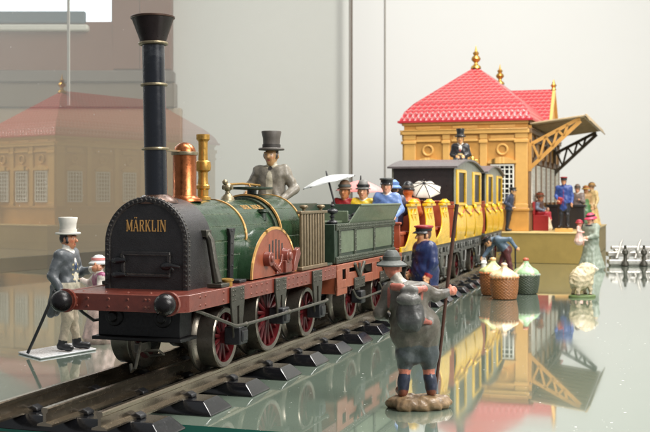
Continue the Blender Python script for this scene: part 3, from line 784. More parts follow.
# wheel cover over the driving wheel
WS,WA,WH=55.9,3.5,2.75
el=[(WS+WA*math.cos(PI*i/40),5.6+WH*math.sin(PI*i/40)) for i in range(41)]
for q in (1,-1):
    k=MB(); k.prism(el,q*1.9,q*2.92,'x')
    wc=Lb(k,'wheel_cover',green,bevel=.04,angle=40)
    k=MB(); inn=[(WS+(WA-.13)*math.cos(PI*i/40),5.6+(WH-.13)*math.sin(PI*i/40)) for i in range(41)]
    k.prism(inn,q*2.92,q*2.97,'x')
    for i in range(7):
        y=WS-1.35+.5*i; h=[.35,.75,.95,1.0,.95,.75,.35][i]; k.box(min(q*2.955,q*2.978),max(q*2.955,q*2.978),y-.1,y+.1,6.5,6.65+h,1)
    Lb(k,'cover_face',[redlt,black],wc)
    k=MB(); k.strip([(WS+(WA+.02)*math.cos(PI*i/40),5.6+(WH+.02)*math.sin(PI*i/40)) for i in range(41)],inn,q*2.9,q*3.0,'x'); Lb(k,'cover_trim',gold,wc,angle=40)
    k=MB(); x=q*2.96; o1=lambda d: sorted((x,x+q*d))
    k.prism([(55.9,5.66),(58.7,5.66),(58.5,6.0),(58.0,6.3),(57.9,6.75),(56.75,6.75),(56.6,6.3),(56.1,6.0)],*o1(.16),'x')
    k.cyl((x,57.3,6.62),(x+q*.42,57.3,6.62),.5,.42,20); k.cyl((x+q*.42,57.3,6.62),(x+q*.55,57.3,6.62),.26,.2,16)
    k.cyl((x,54.45,6.6),(x+q*.4,54.45,6.6),.42,.38,20); k.cyl((x+q*.4,54.45,6.6),(x+q*.5,54.45,6.6),.2,.16,14)
    k.prism([(54.6,6.5),(54.95,6.62),(56.5,5.95),(56.3,5.68)],*o1(.2),'x')
    k.prism([(58.3,5.7),(58.8,5.7),(59.15,6.2),(59.55,6.65),(59.3,7.05),(58.85,6.9),(58.5,6.3)],*o1(.3),'x')
    k.box(*o1(.36),56.8,57.8,5.7,6.4)
    for i in range(6): k.rivet((x+q*.2,54.95+.25*i,6.43-.105*i),(q,0,0),.1)
    for s_ in (56.4,58.2): k.rivet((x+q*.16,s_,5.85),(q,0,0),.09)
    Lb(k,'cover_casting',red,wc,bevel=.05)
# tall rack of bars beside the firebox
for q in (1,-1):
    k=MB()
    for i in range(9):
        y=60.45+.52*i; k.box(min(q*2.85,q*3.05),max(q*2.85,q*3.05),y-.13,y+.13,5.8,9.05)
    k.box(min(q*2.75,q*3.15),max(q*2.75,q*3.15),60.1,65.0,5.56,5.8); k.box(min(q*2.78,q*3.12),max(q*2.78,q*3.12),60.0,65.1,9.02,9.2)
    for y in (60.9,64.2): k.lathe([(.09,0),(.09,.12),(.26,.2),(.28,.3),(.2,.36),(.001,.38)],(q*2.95,y,9.2),16)
    Lb(k,'bar_rack',pm('rack_bronze%d'%(q>0),(128,112,88),.42,.5,.25,3,.1,10),bevel=.04)
# backhead and footplate
k=MB(); k.box(-2.3,2.3,62.4,63.0,5.6,8.6); k.box(-3.1,3.1,62.4,66.2,5.54,5.72); k.box(-2.9,-2.6,63,66,5.7,8.3); Lb(k,'footplate',dgreen,bevel=.05)
# straps and fittings along the side
for q in (1,-1):
    k=MB()
    k.tube([(q*2.25,48.1,8.25),(q*2.5,48.1,7.9),(q*2.75,48.05,6.6),(q*2.95,48.0,5.75)],[.2,.22,.22,.26],8); k.box(q*2.1-.35,q*2.1+.35,47.8,48.4,8.05,8.4); k.box(q*2.95-.4,q*2.95+.4,47.6,48.6,5.55,5.75)
    Lb(k,'stay',gunm,bevel=.03)
    k=MB(); k.prism([(50.85,8.4),(51.75,8.4),(51.6,8.0),(51.45,5.7),(51.0,5.7),(51.1,8.0)],q*2.15,q*2.32,'x'); k.box(q*2.55-.42,q*2.55+.42,50.8,51.7,5.54,5.7)
    for z in (8.25,7.6,7.0,6.4): k.rivet((q*2.32,51.3,z),(q,0,0),.07)
    Lb(k,'stay',black,bevel=.03)
    k=MB(); k.lathe([(.3,0),(.3,.25),(.36,.27),(.36,.36),(.2,.4),(.001,.4)],(q*3.05,48.9,5.54),14); Lb(k,'filler_cap',brass)
    k=MB(); k.lathe([(.25,-.3),(.2,.1),(.32,.2),(.3,.34),(.001,.36)],(q*1.75,57.1,9.0),12); Lb(k,'boiler_tap',dgreen)
# wheels
def wheel_parts(r,nsp,parent,x,s,s0,q):
    """spoked crimson wheel with a broad steel tyre and an inner flange"""
    k=MB(); o=q
    a0,a1=1.6,2.88
    k.lathe([(.34,2.3),(.34,2.95),(.24,3.02),(.001,3.02)],(0,0,0),18,'x')
    for i in range(nsp):
        a=2*PI*i/nsp; d=Vector((0,math.cos(a),math.sin(a))); 
        k.cyl(Vector((2.62,0,0))+d*.25,Vector((2.62,0,0))+d*(r-.2),.12,.085,8)
    k.lathe([(r-.26,2.3),(r-.28,2.84),(r-.2,2.86)],(0,0,0),44,'x'); k.lathe([(r-.25,2.1),(.001,2.1)],(0,0,0),44,'x'); k.lathe([(r-.25,1.58),(.5,1.58),(.001,1.58)],(0,0,0),44,'x')
    t=MB(); t.lathe([(r-.27,2.86),(r-.06,2.9),(r,2.84),(r,1.98),(r+.1,1.86),(r+.24,1.8),(r+.27,1.72),(r+.2,1.6),(r-.1,1.56),(r-.27,1.57)],(0,0,0),56,'x')
    for m in (k,t):
        m.v=[(v[0]*q,v[1],v[2]) for v in m.v]
    w=k.build('wheel',wred,parent,loc=(0,s-s0,1.38+r)); t.build('tyre',tyre,w)
    w.rotation_euler=(random.uniform(0,1),0,0)
    return w
for s,r,n in ((49.15,1.54,12),(55.35,2.1,16),(61.75,1.54,12)):
    for q in (1,-1): wheel_parts(r,n,lo,0,s,S0,q)
# crown gear inside the front wheels
k=MB(); k.lathe([(.35,-1.5),(.75,-1.5),(.75,-1.2),(.35,-1.1)],(0,49.15,2.92),28,'x')
for i in range(22):
    a=2*PI*i/22; k.box(-1.5,-1.3,49.15+.85*math.cos(a)-.07,49.15+.85*math.cos(a)+.07,2.92+.85*math.sin(a)-.07,2.92+.85*math.sin(a)+.07)
k.cyl((-1.6,49.15,2.92),(1.6,49.15,2.92),.2); Lb(k,'axle_gear',black)
k=MB()
for s,r in ((55.35,2.1),(61.75,1.54)): k.cyl((-1.6,s,1.38+r),(1.6,s,1.38+r),.2)
k.box(-1.35,1.35,47.4,64.5,3.6,4.7); k.box(-2.2,2.2,45.3,46.6,3.3,4.75); k.box(-2.4,2.4,45.0,46.8,3.12,3.3)
for w in (-1.3,1.3): k.lathe([(.5,0),(.46,.12),(.26,.16),(.22,.3),(.001,.32)],(w,45.32,4.25),20,'y',M=Matrix.Scale(-1,4,(0,1,0)))
Lb(k,'underframe',pm('underframe_black',(17,17,18),.5,.1,.25,2,.1,9),bevel=.04)
k=MB(); k.tube([(.7,44.2,3.15),(.9,43.6,2.7),(.8,43.5,2.1),(.5,43.7,1.9),(.35,43.9,2.2)],.08,8); k.tube([(.5,44.9,2.7),(1.2,45.0,2.75),(1.3,45.4,2.5),(.6,45.3,2.4),(.5,44.9,2.7)],.07,8); k.box(.3,.6,44.3,45.4,2.7,3.1); Lb(k,'coupling_hook',gunm)
# axle guards, boxes, rods
def guard(s,zb,s0,parent,zt=fz1,wide=.85):
    for q in (1,-1):
        k=MB(); x0,x1=q*3.46,q*3.58
        k.prism([(s-wide,zt-.03),(s+wide,zt-.03),(s+wide,fz0-.02),(s+wide*.75,zb+1.0),(s+wide*.55,zb),(s+wide*.15,zb),(s+wide*.2,fz0-.2),(s-wide*.2,fz0-.2),(s-wide*.15,zb),(s-wide*.55,zb),(s-wide*.75,zb+1.0),(s-wide,fz0-.02)],x0,x1,'x')
        for y in (-.65,-.38,.38,.65):
            for z in (fz0+.12,fz0+.36,fz0+.6): k.rivet((q*3.58,s+y*wide/.85,z),(q,0,0),.065)
        g=Lb(k,'axle_guard',gunm,parent,s0,bevel=.03)
        k=MB(); k.box(min(q*3.0,q*3.9),max(q*3.0,q*3.9),s-.5,s+.5,zb-.15,zb+.75); k.box(min(q*3.85,q*4.0),max(q*3.85,q*4.0),s-.35,s+.35,zb+.0,zb+.6)
        Lb(k,'axle_box',black,g,s0,bevel=.1)
for s,z in ((49.15,2.75),(55.35,3.1),(61.75,2.75)): guard(s,z,S0,lo)
for q in (1,-1):
    k=MB(); k.tube([(q*3.2,44.9,4.72),(q*3.6,46.2,4.25),(q*4.0,47.9,3.66),(q*4.02,50,3.62),(q*4.02,56,3.6),(q*4.02,62.2,3.6)],.085,10)
    for s in (49.15,55.4,62.2): k.ball((q*4.02,s,3.61),.15,10)
    Lb(k,'side_rod',gunm if q>0 else black)
# ------------------------------------------------------------------ tender
S1=74.; te=thing('tender','dark green toy tender with pale riveted panels and a flared rim, behind the locomotive','tender',wpos(S1,0),-TH)
def Lt(mb,name,mats,parent=te,**k): return Lb(mb,name,mats,parent,S1,**k)
TW=3.12; t0,t1=66.6,82.2
k=MB(); k.box(-TW,TW,t0,t1,5.6,8.25); Lt(k,'body',dgreen,bevel=.05)
for q in (1,-1):
    edges=[(67.9,70.9),(71.5,75.9),(76.5,81.4)]
    for a,b in edges:
        k=MB(); k.box(min(q*TW,q*(TW+.04)),max(q*TW,q*(TW+.04)),a,b,6.25,7.75); Lt(k,'side_panel',panelg,bevel=.03)
    k=MB()
    for y in (67.55,71.2,76.2,81.75):
        k.box(min(q*TW,q*(TW+.09)),max(q*TW,q*(TW+.09)),y-.22,y+.22,5.7,8.2)
        for z in np.arange(5.95,8.1,.3): k.rivet((q*(TW+.09),y-.08+.16*(int(z*10)%2),z),(q,0,0),.08)
    k.box(min(q*TW,q*(TW+.12)),max(q*TW,q*(TW+.12)),t0+.1,t1,7.82,8.25); k.box(min(q*TW,q*(TW+.12)),max(q*TW,q*(TW+.12)),t0+.1,t1,5.6,6.05)
    for y in np.arange(t0+.4,t1,.42):
        for z in (5.75,5.93,7.94,8.12): k.rivet((q*(TW+.12),y,z),(q,0,0),.075)
    Lt(k,'rivet_strip',gunm if q<0 else pm('tender_strip',(60,66,54),.42,.3,.25,3,.1,10,(140,144,128),.1),bevel=.02)
    # flared rim
    k=MB(); a=[(q*(TW-.02),70.0,8.22),(q*(TW-.02),t1,8.22),(q*(TW+.5),t1+.35,9.5),(q*(TW+.5),71.2,9.5)]
    b=[(x-q*.1,y,z) for x,y,z in a]
    k.add(a+b,[(0,1,2,3),(7,6,5,4),(0,4,5,1),(1,5,6,2),(2,6,7,3),(3,7,4,0)]); k.tube([(q*(TW+.48),71.1,9.5),(q*(TW+.48),t1+.35,9.5)],.09,8)
    Lt(k,'flared_rim',panelg if q>0 else dgreen,bevel=.02)
    k=MB(); k.tube([(q*2.75,67.2,8.2),(q*2.75,67.2,9.2)],.11,10)
    for z,r in ((8.35,.38),(8.75,.2),(9.1,.4),(9.5,.17)): k.ball((q*2.75,67.2,z),r,14,sc=(1,1,.5))
    k.tube([(q*2.75,67.2,9.2),(q*2.75,67.2,9.75)],.06,8); Lt(k,'brake_column',black)
k=MB(); k.add([(-TW-.5,t1+.4,9.5),(TW+.5,t1+.4,9.5),(TW,t1,8.2),(-TW,t1,8.2),(-TW-.5,t1+.28,9.5),(TW+.5,t1+.28,9.5),(TW,t1-.1,8.2),(-TW,t1-.1,8.2)],[(0,1,2,3),(7,6,5,4),(0,4,5,1),(2,6,7,3),(1,5,6,2),(3,7,4,0)]); Lt(k,'flared_rim',dgreen)
k=MB(); k.box(-2.5,2.5,67.0,70.4,8.25,8.42); k.box(-2.9,2.9,70.3,70.5,8.25,9.1); Lt(k,'front_locker',panelg,bevel=.05)
k=MB(); rr=random.Random(3)
k.box(-2.9,2.9,70.5,82.0,8.0,8.4)
for i in range(70): k.ball((rr.uniform(-2.6,2.6),rr.uniform(70.9,81.6),8.25+rr.uniform(0,.35)),rr.uniform(.25,.5),6,sc=(1,rr.uniform(.7,1.2),rr.uniform(.5,.9)))
c_=Lt(k,'coal',black,angle=5)
def cut_frame(mb,s0,s1,w,z0,z1,cells,q,t=.13):
    """side plate with rectangular openings (cells in s)"""
    x0,x1=sorted((q*w,q*(w-t)))
    mb.box(x0,x1,s0,s1,z1-.35,z1); prev=s0
    for a,b,zb in cells:
        mb.box(x0,x1,prev,a,z0,z1-.35); mb.box(x0,x1,a,b,z0,zb); prev=b
    mb.box(x0,x1,prev,s1,z0,z1-.35)
k=MB()
for q in (1,-1):
    cut_frame(k,66.2,83.6,3.45,3.95,5.56,[(67.3,68.2,4.5),(68.9,70.9,4.9),(72.3,74.8,4.55),(75.9,77.9,4.9),(79.2,82,4.55)],q)
    k.box(min(q*3.45,q*3.32),max(q*3.45,q*3.32),66.2,68.4,3.5,3.95)
k.box(-3.3,3.3,66.3,83.4,5.3,5.52); k.box(-3.3,3.3,66.25,66.5,3.6,5.3); Lt(k,'frame',redlt,bevel=.04)
k=MB(); k.box(-1.4,1.4,67,83,3.2,5.0)
for s in (71.1,77.9): k.cyl((-1.6,s,2.9),(1.6,s,2.9),.2)
Lt(k,'underframe',black)
for s in (71.1,77.9):
    for q in (1,-1): wheel_parts(1.5,10,te,0,s,S1,q)
    for q in (1,-1):
        k=MB(); x0,x1=q*3.46,q*3.57
        k.box(min(x0,x1),max(x0,x1),s-1.25,s+1.25,3.7,4.45)
        for a,b in ((-1.2,-.1),(1.2,.1)): k.tube([(q*3.52,s+a,5.45),(q*3.52,s+b,4.5)],.13,6)
        k.tube([(q*3.52,s,5.45),(q*3.52,s,4.4)],.12,6)
        for y in (-1,-.5,.5,1): 
            for z in (3.9,4.25): k.rivet((q*3.57,s+y,z),(q,0,0),.08)
        g=Lt(k,'axle_guard',gunm,bevel=.03)
        k=MB(); k.box(min(q*3.0,q*3.85),max(q*3.0,q*3.85),s-.45,s+.45,2.6,3.5); Lt(k,'axle_box',black,g,bevel=.1)
        k=MB(); k.tube([(q*3.6,s-1.9,3.7),(q*3.75,s-1.6,3.2),(q*3.8,s-1.0,3.0),(q*3.9,s,3.0),(q*3.9,s+5.0,3.1)],.075,8); Lt(k,'side_rod',gunm)

# ------------------------------------------------------------------ coaches
def coach_under(root,half):
    k=MB()
    for q in (1,-1):
        cells=[]; y=-half+.6
        while y<half-1.5: cells.append((y,y+1.15,4.62)); y+=1.75
        cut_frame(k,-half,half,3.3,4.3,5.5,cells,q)
        for i,(a,b,_) in enumerate(cells):
            if i%3!=1: k.tube([(q*3.28,a,5.2),(q*3.28,(a+b)/2,4.6),(q*3.28,b,5.2)],.09,6)
    k.box(-3.2,3.2,-half,half,5.3,5.52); k.box(-1.3,1.3,-half+.2,half-.2,2.9,5.0)
    k.build('frame',frameg,root,bevel=.03)
    for s in (-half*.55,half*.55):
        for q in (1,-1): wheel_parts(1.42,8,root,0,s,0,q)
        for q in (1,-1):
            k=MB(); k.prism([(s-.8,4.5),(s+.8,4.5),(s+.3,2.5),(s-.3,2.5)],q*3.32,q*3.46,'x'); k.box(min(q*3.1,q*3.75),max(q*3.1,q*3.75),s-.4,s+.4,2.5,3.3)
            for e in (-1,1): k.tube([(q*3.5,s+e*.3,2.7),(q*3.55,s+e*1.3,3.2),(q*3.5,s+e*2.0,4.3)],.12,8); k.tube([(q*3.5,s+e*.5,2.3),(q*3.55,s+e*1.6,2.2)],.1,8)
            k.build('axle_guard',frameg,root,bevel=.03)
    k=MB(); k.tube([(0,-half-.9,4.9),(0,half+.9,4.9)],.18,8); 
    for e in (-1,1): k.cyl((e*2.4,-half-.6,4.9),(e*2.4,-half,4.9),.3); k.cyl((e*2.4,half,4.9),(e*2.4,half+.6,4.9),.3)
    k.build('coupling',black,root)
def bulge(z,z0,z1,a): 
    t=(z-z0)/(z1-z0); return a*math.sin(PI*min(1,max(0,.15+.85*t)))
def shell(mb,q,lo_,hi_,z0,z1,w,amp,n=14,m=10,t=.12,mat=0):
    """curved side sheet; lo_(z), hi_(z) give its two edges along the coach"""
    vs=[]
    for lay in (0,1):
        for i in range(n+1):
            z=z0+(z1-z0)*i/n
            for jx in range(m+1):
                a,b=lo_(z),hi_(z); s=a+(b-a)*jx/m
                vs.append((q*(w+bulge(z,z0,z1,amp)-lay*t),s,z))
    W_=m+1; K=(n+1)*W_; fs=[]
    for i in range(n):
        for jx in range(m):
            a=i*W_+jx; fs.append((a,a+1,a+W_+1,a+W_)); fs.append((K+a,K+a+W_,K+a+W_+1,K+a+1))
    for i in range(n):
        a=i*W_; fs.append((a,a+W_,K+a+W_,K+a)); a+=m; fs.append((a,K+a,K+a+W_,a+W_))
    for jx in range(m):
        a=jx; fs.append((a,K+a,K+a+1,a+1)); a=n*W_+jx; fs.append((a,a+1,K+a+1,K+a))
    mb.add(vs,fs,mat)
# open coach
p,r=on_track(94.5); oc=thing('open_coach','open yellow toy coach with scalloped sides and red-brown benches full of passengers','coach',p,r)
coach_under(oc,11)
k=MB(); k.box(-3.25,3.25,-10.8,10.8,5.52,5.85); oc_floor=k.build('floor_board',brick,oc,bevel=.04)
posts=[-10.6,-6.9,2.3,10.6]; pw=1.15
posts=[-9.9,-6.6,2.5,9.9]
segs_=[(-6.6,),(2.6,),(10.0,)]
PC=[-6.3,.3,7.6]                                                     # post centres on the near side
for q in (1,-1):
    for ci,c0 in enumerate(PC):
        left=PC[ci-1] if ci else -10.9
        k=MB()
        def lo_(z,c0=c0,left=left):
            f=max(0,(8.4-z)/2.6); return c0-1.75-min(1,f**2.6)*max(0,c0-1.75-left)*.62
        def hi_(z,c0=c0,nx=(PC[ci+1] if ci<2 else 11.0)):
            f=max(0,(7.6-z)/1.9); return min(nx,c0+1.75+min(1,f**2.6)*max(0,nx-c0-1.75)*.42)
        shell(k,q,lo_,hi_,5.6,9.3,3.28,.26,18,12)
        k.box(min(q*3.1,q*3.6),max(q*3.1,q*3.6),c0-1.85,c0+1.85,9.28,9.5); k.lathe([(.5,0),(.55,.16),(.3,.3),(.26,.4),(.001,.42)],(q*3.35,c0,9.5),14)
        po=k.build('side_panel',yellow,oc,bevel=.03)
        k=MB()
        for e in (0,):
            for z in (8.6,): 
                x=q*(3.29+bulge(z,5.6,9.3,.26)); k.prism([(c0-1.2,z),(c0-.6,z+.5),(c0,z),(c0+.6,z+.5),(c0+1.2,z),(c0+.6,z-.6),(c0,z-.1),(c0-.6,z-.6)],x-q*.1,x+q*.1,'x')
        k.build('diamond_ornament',yellow,po,angle=10,bevel=.05)
    k=MB(); k.box(min(q*3.2,q*3.4),max(q*3.2,q*3.4),-10.9,11,5.5,5.95); k.build('sill',yellow,oc,bevel=.04)
for y,zt in ((-10.2,8.0),(-4.6,9.75),(3.2,9.75),(10.4,9.75)):
    k=MB(); k.box(-3.1,3.1,y-.1,y+.1,5.8,zt-.2); k.box(-3.2,3.2,y-.22,y+.22,zt-.2,zt); k.build('seat_back',brick,oc,bevel=.05)
for y in (-5.8,2.0,4.6,9.2,-9.0):
    k=MB(); k.box(-3.1,3.1,y-1.0,y+1.0,6.9,7.15); k.box(-3.0,3.0,y-.75,y+.75,5.85,6.9); k.build('bench',brick,oc,bevel=.05)
# closed coaches
def closed_coach(label,s):
    p,r=on_track(s); root=thing('closed_coach',label,'coach',p,r,'closed yellow coaches')
    hl=9.6; coach_under(root,hl+.2)
    ztop=13.15
    def roofz(y): return ztop+1.0*math.cos(PI/2*max(-1,min(1,y/(hl+.3))))**.9
    ys=[-hl+2*hl*i/24 for i in range(25)]
    k=MB(); k.box(-3.2,3.2,-hl+.1,hl-.1,5.52,9.3); k.box(-3.3,3.3,-hl,-hl+.16,9.3,ztop); k.box(-3.3,3.3,hl-.16,hl,9.3,ztop); k.build('body',coachb,root,bevel=.04)
    k=MB(); k.box(-3.3,3.3,-hl-.06,-hl+.0,9.35,9.62); k.box(-3.35,3.35,-hl-.14,-hl+.02,8.9,9.3); k.box(-3.3,3.3,-hl-.1,-hl,5.6,8.9); k.build('end_panel',brick,root,bevel=.04)
    k=MB()
    for q in (1,-1):
        k.prism([(y,9.2) for y in (ys[0],ys[-1])]+[(y,roofz(y)-.05) for y in ys[::-1]],q*3.1,q*3.34,'x')
    wallo=k.build('side_wall',coachg,root,bevel=.03)
    k=MB(); yy=[-hl-.5]+ys+[hl+.5]; 
    up=[(y,roofz(y)+.16) for y in yy]; dn=[(y,roofz(y)-.04) for y in yy]
    k.strip(up,dn,-3.72,3.72,'x'); k.build('roof',rooft,root,angle=50)
    for q in (1,-1):
        for a,b in ((-8.6,-2.4),(2.6,8.8)):
            k=MB(); x0,x1=sorted((q*3.3,q*3.5))
            k.box(x0,x1,a,a+.9,9.2,13.0); k.box(x0,x1,b-.9,b,9.2,13.0); k.box(x0,x1,a+.9,b-.9,12.7,13.0); k.box(x0,x1,a+.9,b-.9,9.2,9.5)
            wf=k.build('window',yellow,root,bevel=.05)
            k=MB(); x0,x1=sorted((q*3.3,q*3.36)); k.box(x0,x1,a+.85,b-.85,9.4,12.8); k.build('pane',glassd,wf)
        for (a,b) in ((-9.7,-3.4),(-3.1,3.1),(3.4,9.7)):
            k=MB(); c0=(a+b)/2; h=(b-a)/2
            lo_=lambda z: c0-h*(.82+.18*math.sin(PI/2*min(1,max(0,(z-5.6)/2.6))))
            hi_=lambda z: c0+h*(.82+.18*math.sin(PI/2*min(1,max(0,(z-5.6)/2.6))))
            shell(k,q,lo_,hi_,5.6,9.15,3.3,.3,14,10)
            bp=k.build('body_panel',yellow,root)
            k=MB(); pth=[]
            for i in range(9):
                t=i/8; y=a+.2+(b-a-.4)*t; z=8.75-.5*math.sin(PI*t); pth.append((q*(3.34+bulge(z,5.6,9.15,.3)),y,z))
            k.tube(pth,.09,6); k.build('piping',brick,bp)
            k=MB(); k.ball((q*3.5,a+.15,9.0),.3,12,sc=(.8,1,1)); k.build('drapery_knob',yellow,bp); k=MB(); k.ball((q*3.58,c0,8.2),.34,12,sc=(.6,1.1,.8)); k.build('drapery_knob',yellow,bp)
        k=MB(); k.box(min(q*3.2,q*3.4),max(q*3.2,q*3.4),-hl,hl,5.5,5.8); k.build('sill',yellow,root,bevel=.04)
    return root
c1=closed_coach('closed yellow and black coach directly behind the open coach, with wide black end',117.3)
c2=closed_coach('last closed yellow coach of the train, nearest the station platform',140.5)
k=MB(); k.lathe([(.28,0),(.2,.1),(.12,.3),(.12,.9),(.35,1.0),(.4,1.5),(.3,1.7),(.14,1.85),(.2,2.0),(.001,2.1)],(0,0,0),14); k.tube([(.3,0,1.3),(.9,0,1.3),(.9,0,1.8)],.1,6)
l_=k.build('lantern',brass,None); px,py,_=wpos(127.6,2.2+curve(128)); l_.location=(px,py,13.3); tag(l_,'small brass lantern standing on the coach roof beside the coachman','lantern')

# ------------------------------------------------------------------ station
stn=thing('station_building','ochre station building with a red scale-tiled hipped roof and brass finials','station',(31.7,164,0),-TH)
SW,SL=19.9,46.; Zb,Zt=4.8,22.2
k=MB(); k.box(-SW,0,0,SL,Zb,Zt); k.build('wall',[ochre],stn,bevel=.05)
def face_box(mb,face,u0,u1,z0,z1,d0,d1,mat=0):
    """box on a facade: u along it, d proud of it"""
    if face=='front': mb.box(-SW+u0,-SW+u1,-d1,-d0,z0,z1,mat)
    elif face=='left': mb.box(-SW-d1,-SW-d0,SL-u1,SL-u0,z0,z1,mat)
    elif face=='right': mb.box(d0,d1,u0,u1,z0,z1,mat)
def fpt(face,u,z,d):
    return {'front':(-SW+u,-d,z),'left':(-SW-d,SL-u,z),'right':(d,u,z)}[face]
def facade(face,L,nb,wm=ochre,pm_=ochrel,win=white,uw=3.7,rnd=True):
    pit=(L-2)/nb
    k=MB(); face_box(k,face,-.25,L+.25,20.2,20.8,0,.6); face_box(k,face,-.1,L+.1,21.7,22.2,0,.35); face_box(k,face,-.05,L+.05,20.8,20.95,0,.75)
    for i in range(nb): 
        u=1+pit*(i+.5); face_box(k,face,u-2.0,u+2.0,21.05,21.55,0,.12)
    k.build('cornice',pm_,stn,bevel=.06)
    k=MB(); face_box(k,face,-.15,L+.15,4.82,8.0,0,.3); face_box(k,face,-.25,L+.25,8.0,8.45,0,.5); k.build('plinth',wm,stn,bevel=.06)
    for i in range(nb+1):
        u=1+pit*i; k=MB(); w=.55 if 0<i<nb else .95
        u=min(max(u,w),L-w)
        face_box(k,face,u-w,u+w,8.45,19.4,0,.28); face_box(k,face,u-w-.15,u+w+.15,18.7,19.2,.28,.5); face_box(k,face,u-w-.1,u+w+.1,8.45,9.1,.28,.42); face_box(k,face,u-w-.05,u+w+.05,19.4,20.2,0,.34)
        k.build('pilaster',pm_,stn,bevel=.06)
    for i in range(nb):
        u=1+pit*(i+.5)
        k=MB(); face_box(k,face,u-2.1,u+2.1,19.0,19.35,0,.42); face_box(k,face,u-1.9,u+1.9,19.35,19.9,0,.15); k.build('lintel',pm_,stn,bevel=.05)
        if rnd:
            k=MB(); M={'front':Matrix.Rotation(PI/2,4,'X'),'left':Matrix.Rotation(-PI/2,4,'Y'),'right':Matrix.Rotation(PI/2,4,'Y')}[face]
            k.lathe([(.62,-.02),(.62,.22),(.72,.32),(.86,.32),(.96,.2),(.96,-.02)],fpt(face,u,17.65,0),28,M=M); k.build('roundel',pm_,stn)
        k=MB(); n=10; top=[(u-uw/2-.4+(uw+.8)*j/n, 15.75+.75*math.sin(PI*j/n)) for j in range(n+1)]; bot=[(a,15.45) for a,_ in top]
        for j in range(n):
            q4=[top[j],top[j+1],bot[j+1],bot[j]]; vs=[fpt(face,a,z,d) for d in (0,.55) for a,z in q4]
            k.add(vs,[(3,2,1,0),(4,5,6,7),(0,1,5,4),(2,3,7,6),(1,2,6,5),(0,4,7,3)])
        k.build('window_hood',pm_,stn,angle=30)
        k=MB(); z0,z1=9.2,15.3; c=uw/2
        for a,b,zz0,zz1 in ((u-c,u-c+.22,z0,z1),(u+c-.22,u+c,z0,z1),(u-c+.22,u+c-.22,z1-.25,z1),(u-c+.22,u+c-.22,z0,z0+.25)): face_box(k,face,a,b,zz0,zz1,.02,.3)
        for j in range(1,5): uu=u-c+uw*j/5; face_box(k,face,uu-.09,uu+.09,z0+.25,z1-.25,.04,.2)
        for j in range(1,8): zz=z0+(z1-z0)*j/8; face_box(k,face,u-c+.22,u+c-.22,zz-.08,zz+.08,.05,.19)
        wf=k.build('window',win,stn)
        k=MB(); face_box(k,face,u-c+.1,u+c-.1,z0+.1,z1-.1,.0,.03); k.build('pane',glassd,wf)
facade('front',SW,3); facade('left',SL,6); facade('right',SL,6,brown,brown,white,3.9,False)
# roof: steep lower skirt, flatter hips above, scale tiles
rt=bpy.data.materials.new('scale_tiles'); rt.use_nodes=True; nt=rt.node_tree; N=nt.nodes; L=nt.links; b=N['Principled BSDF']
uv=N.new('ShaderNodeUVMap'); uv.uv_map='tiles'
sx=N.new('ShaderNodeSeparateXYZ'); L.new(uv.outputs[0],sx.inputs[0])
def mth(op,a,b_=None,c=None):
    n=N.new('ShaderNodeMath'); n.operation=op
    for i,v in enumerate((a,b_,c)):
        if v is None: continue
        if isinstance(v,(int,float)): n.inputs[i].default_value=v
        else: L.new(v,n.inputs[i])
    return n.outputs[0]
row=mth('FLOOR',sx.outputs[1]); fy=mth('FRACT',sx.outputs[1]); off=mth('MULTIPLY',mth('MODULO',row,2.),.5)
fx=mth('SUBTRACT',mth('FRACT',mth('ADD',sx.outputs[0],off)),.5)
# a tile hangs from the row above and ends in a round lower edge
edge=mth('MULTIPLY',mth('MULTIPLY',fx,fx),2.2); h=mth('SUBTRACT',fy,edge)               # >0 on the tile, its lip at 0
lip=N.new('ShaderNodeMapRange'); lip.inputs['From Min'].default_value=-.06; lip.inputs['From Max'].default_value=.1; L.new(h,lip.inputs['Value'])
hh=mth('SUBTRACT',lip.outputs[0],mth('MULTIPLY',mth('MAXIMUM',h,0),.75))
bp=N.new('ShaderNodeBump'); bp.inputs['Strength'].default_value=1; bp.inputs['Distance'].default_value=.32; L.new(hh,bp.inputs['Height']); L.new(bp.outputs[0],b.inputs['Normal'])
rim=N.new('ShaderNodeMapRange'); rim.inputs['From Min'].default_value=.0; rim.inputs['From Max'].default_value=.32; rim.inputs['To Min'].default_value=1; rim.inputs['To Max'].default_value=0; L.new(mth('ABSOLUTE',h),rim.inputs['Value'])
mx=N.new('ShaderNodeMix'); mx.data_type='RGBA'; L.new(mth('MULTIPLY',rim.outputs[0],.72),mx.inputs[0]); mx.inputs[6].default_value=(*lin(166,46,52),1); mx.inputs[7].default_value=(*lin(236,176,170),1)  # pale worn tile edges, with highlights painted into their colour
L.new(mx.outputs[2],b.inputs['Base Color']); b.inputs['Roughness'].default_value=.35; b.inputs['Coat Weight'].default_value=.2; b.inputs['Coat Roughness'].default_value=.25
def tiled(name,faces,parent,mats,su=.9,sv=.82):
    bm=bmesh.new(); ul=bm.loops.layers.uv.new('tiles')
    for F,mi in faces:
        vs=[bm.verts.new(p) for p in F]; f=bm.faces.new(vs); f.material_index=mi
        P=[Vector(p) for p in F]; ux=(P[1]-P[0]); ux.z=0; ux.normalize(); nn=(P[1]-P[0]).cross(P[2]-P[0]).normalized(); vy=nn.cross(ux)
        if vy.z<0: vy=-vy
        for l in f.loops: d=l.vert.co; l[ul].uv=(d.dot(ux)/su, d.dot(vy)/sv)
    bmesh.ops.remove_doubles(bm,verts=bm.verts,dist=1e-4); bmesh.ops.recalc_face_normals(bm,faces=bm.faces)
    me=bpy.data.meshes.new(name); bm.to_mesh(me); bm.free()
    for m in mats: me.materials.append(m)
    o=bpy.data.objects.new(name,me); COL.objects.link(o); o.parent=parent; return o
